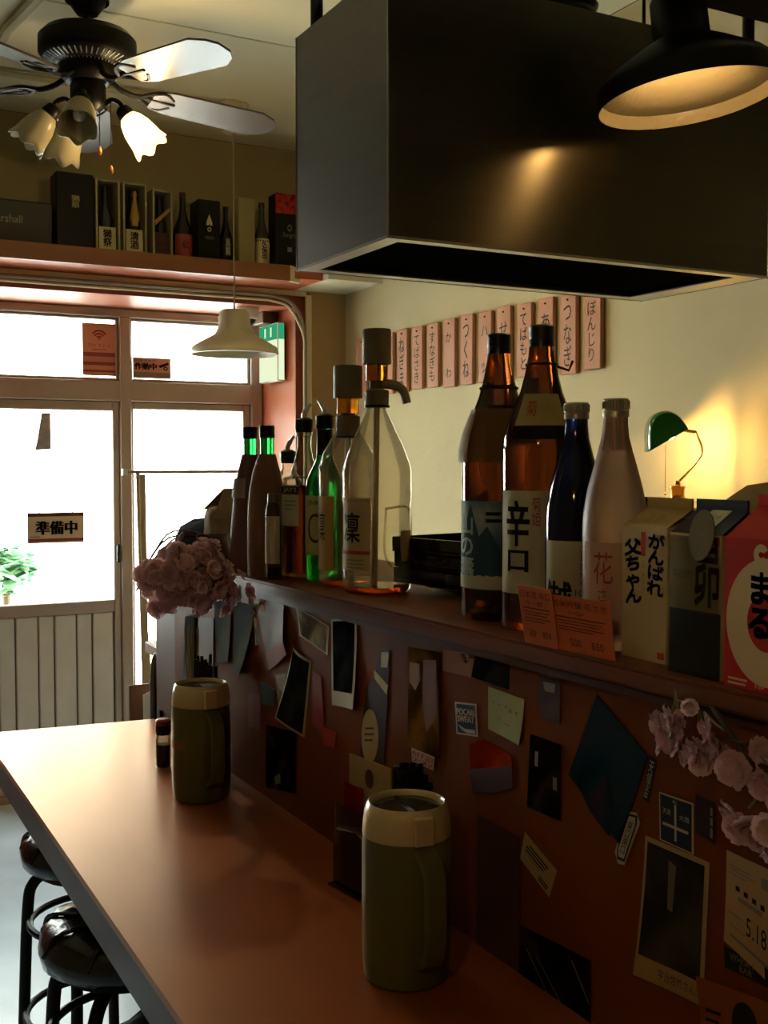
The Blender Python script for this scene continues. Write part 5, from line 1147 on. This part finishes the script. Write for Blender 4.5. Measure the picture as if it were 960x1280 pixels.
while k < 230:
    d = Vector((rnd.gauss(0, 1), rnd.gauss(0, 1), rnd.gauss(0, 1))).normalized(); q = rnd.random()**.4
    lat = d.x*q*.098*(1+.15*math.sin(5*d.z))+.012; dep = d.y*q*.07; up = d.z*q*.068*(1+.15*math.sin(6*d.x))
    p = Vector((cy_*lat+sy*dep, -sy*lat+cy_*dep, up-.03*(lat/.1)**2-.004))
    if bx+p.x > .752 and bz+p.z < SH+.02 and by+p.y < 2.34: continue
    if math.hypot(bx+p.x-.839, by+p.y-2.148) < .066: continue
    put_blossom(bq, p, (d+Vector((0, -.4, .2))).normalized(), rnd.uniform(.55, .9), k); k += 1
# blossom branch on the right end of the bar front
q0 = on_x(905, 985, XP-.05)
br = thing('blossom_branch', 'pink artificial blossom branch hanging below the ledge at the right', 'flowers', q0)
lp3 = lambda px, py, dx=.045: on_x(px, py, XP-dx)-q0
obj('branch', G().tube(bez([lp3(886, 876, .012), lp3(905, 905, .03), lp3(935, 945, .04), lp3(962, 965, .045), lp3(990, 1000, .04)], 6), [.0032]*25, 7).vf, twig_m, br, True)
obj('side_twig', G().tube(bez([lp3(935, 930), lp3(915, 926), lp3(893, 922)], 5), .002, 6).vf, twig_m, br, True)
for pts in (((845, 862), (843, 880), (838, 893)), ((845, 862), (847, 880), (846, 895)), ((846, 874), (857, 880), (866, 895)), ((868, 875), (874, 890), (872, 910)), ((870, 880), (877, 898), (879, 925)), ((880, 890), (895, 905), (910, 915)), ((936, 1010), (945, 1000), (957, 988))):
    obj('stem', G().tube(bez([lp3(*p, .03) for p in pts], 4), .0013, 5).vf, sepal_m, br)
for i, (px, py, s) in enumerate([(824, 905, .9), (838, 900, 1.0), (850, 905, .9), (862, 884, .55), (836, 922, 1), (826, 934, .6), (848, 930, .9), (858, 945, .8), (868, 940, .9), (880, 935, .9), (888, 915, 1.1), (897, 935, 1.1), (905, 950, .9), (876, 955, .75), (915, 960, 1.0), (925, 968, .9), (934, 955, .8), (928, 975, .7), (953, 940, .9), (962, 955, 1), (957, 980, 1.0), (915, 1018, 1.0), (925, 1035, 1.0), (940, 1030, 1.1), (952, 1045, 1.0), (962, 1035, 1.0), (958, 1060, .8), (946, 1040, .7), (968, 1000, 1.0)]):
    d = Vector((-.8, rnd.uniform(-.7, .7), rnd.uniform(-.7, .4))).normalized(); put_blossom(br, lp3(px, py, .035+.02*rnd.random()), d, s*.72, i)

# ================================================================ BY THE SHOPFRONT
# banner stand: a cross rod on a slim pole, thin rolled cloth hanging
bs_ = thing('banner_stand', 'slim banner stand with a cross rod before the right window', 'stand', (1.30, 4.6, FZ))
obj('cross_rod', G().tube([(-.05, 0, CZ-FZ-.04), (.46, 0, CZ-FZ-.04)], .007, 8).vf, M('tan rod', '#8a7860', .4), bs_, True); obj('end_cap', G().box((-.065, -.014, CZ-FZ-.054), (-.045, .014, CZ-FZ-.026)).vf, M('white rod cap', '#cfc8ba', .4), bs_)
obj('pole', G().tube([(.0, 0, CZ-FZ-.04), (.03, .0, .0)], .009, 8).vf, M('tan rod', '#8a7860', .4), bs_, True); obj('cloth', G().add([(.005, -.012, CZ-FZ-.05), (.03, -.012, CZ-FZ-.05), (.032, -.02, CZ-FZ-.7), (.05, -.02, CZ-FZ-.95), (.012, -.02, CZ-FZ-.95), (.01, -.02, CZ-FZ-.5)], [(0, 1, 2, 3, 4, 5)]).vf, M('tan cloth', '#a08a68', .8), bs_)
obj('foot', bevbox((-.12, -.15, 0), (.15, .15, .02), .005), M('stand base', '#55504a', .6), bs_)
# rack of newspapers beyond the counter
nr = thing('newspaper_rack', 'wooden rack with papers beyond the far end of the counter', 'rack', (1.13, 3.5, FZ))
obj('back_board', bevbox((-.16, .05, 0), (.14, .065, .73), .004, 1), M('rack wood', '#6d4a34', .6), nr); obj('shelf_board', bevbox((-.16, -.06, .3), (.14, .0499, .315), .003, 1), M('rack wood', '#6d4a34', .6), nr)
for k in range(7):
    x = -.14+.035*k; z = .56+.04*(k % 3); obj('newspaper', G().add([(x, -.05+.006*k, .316), (x+.06, -.05+.006*k, .316), (x+.075, -.02+.006*k, z+.18), (x+.004, -.02+.006*k, z+.15), (x, -.048+.006*k, .316), (x+.06, -.048+.006*k, .316), (x+.075, -.018+.006*k, z+.18), (x+.004, -.018+.006*k, z+.15)], [(0, 1, 2, 3), (7, 6, 5, 4), (0, 4, 5, 1), (1, 5, 6, 2), (2, 6, 7, 3), (3, 7, 4, 0)]).vf, white_paper_m, nr)
# small fridge with a wooden top
x, y = at(225, 3.2)
fg = thing('small_fridge', 'small fridge with dark glass front and pale wooden top past the counter end', 'fridge', (1.06, 3.12, FZ))
obj('body', bevbox((-.08, -.15, 0), (.28, .2, .87), .006), M('fridge grey', '#4a4c4e', .4), fg); dr = obj('door', bevbox((-.075, -.165, .05), (.275, -.151, 0.85), .004, 1), M('dark fridge glass', '#0b141a', .06), fg); obj('handle', G().box((-.06, -.185, .5), (-.045, -.166, .8)).vf, chrome_m, dr)
obj('wooden_top', bevbox((-.1, -.2, .87), (.3, .22, .905), .004, 1), M('pink wood top', '#9a7563', .5, noise=(4, .1), stretch=(.3, 3, 3)), fg)
gp = thing('folding_stand', 'grey bent tube stand just behind the counter end', 'stand', (.885, 2.93, FZ))
obj('bent_tube', G().tube(bez([(-.02, 0, 0), (-.02, 0, .7), (-.018, 0, CZ-FZ-.55), (.0, 0, CZ-FZ-.52), (.02, 0, CZ-FZ-.55), (.022, 0, .7), (.022, 0, 0)], 6), .009, 10).vf, M('grey tube', '#6b6a62', .4, metal=.4), gp, True); obj('panel', G().box((-.012, -.002, .73), (.014, .002, CZ-FZ-.56)).vf, M('tan stand panel', '#7a6a4a', .6), gp)
# caps and bag on the cupboard, silhouetted in the window
cp_ = thing('blue_cap', 'dark blue cloth cap silhouetted against the window behind the blossoms', 'cap', (*at(254, 2.7), 1.37))
n = 28; v = []; f = []
pr = [(.075, 0), (.076, .03), (.072, .065), (.06, .092), (.035, .108), (.001, .112)]
for i, (r, z) in enumerate(pr):
    for k in range(n): a = 6.283*k/n; q_ = r*(1+.06*math.sin(3*a+i)); v.append((q_*math.cos(a), q_*.8*math.sin(a), z+.006*math.sin(2*a+i)))
for i in range(len(pr)-1):
    for k in range(n): k2 = (k+1) % n; f.append((i*n+k, i*n+k2, (i+1)*n+k2, (i+1)*n+k))
obj('crown', (v, f), M('navy cloth', '#2b3a50', .85, bump=(80, .3)), cp_, True); obj('strap', G().tube(bez([(-.02, -.065, .0), (-.022, -.062, .05), (-.01, -.045, .09)], 4), .004, 6).vf, M('grey strap', '#8d9299', .6), cp_, True)
tb = thing('tan_pouch', 'tan cloth pouch beside the blue cap behind the wrapped bottles', 'bag', (*at(284, 2.62), 1.37))
bm = bevbox((-.05, -.04, 0), (.05, .04, .15), .025, 4); obj('body', bm, M('tan canvas', '#8f7c60', .85), tb, True); obj('flap', G().add([(-.05, -.044, .12), (.05, -.044, .12), (.035, -.03, .19), (-.02, -.03, .19), (-.05, .03, .14), (.05, .03, .14)], [(0, 1, 2, 3), (3, 2, 5, 4)]).vf, M('tan canvas', '#8f7c60', .85), tb, True)

# a second pendant of the same kind, lit, hangs behind the camera over the near stools
rp = dup(pd, (-.55, -.25, CZ+.62), 'lit white pendant lamp over the room, nearest of the two pendants')
for ch in rp.children:
    if ch.name.startswith('cord'): ch.scale = (1, 1, .82)
lamp('room_pendant_light', (0, 0, .02), 2.4, (1, .6, .28), .04, rp)
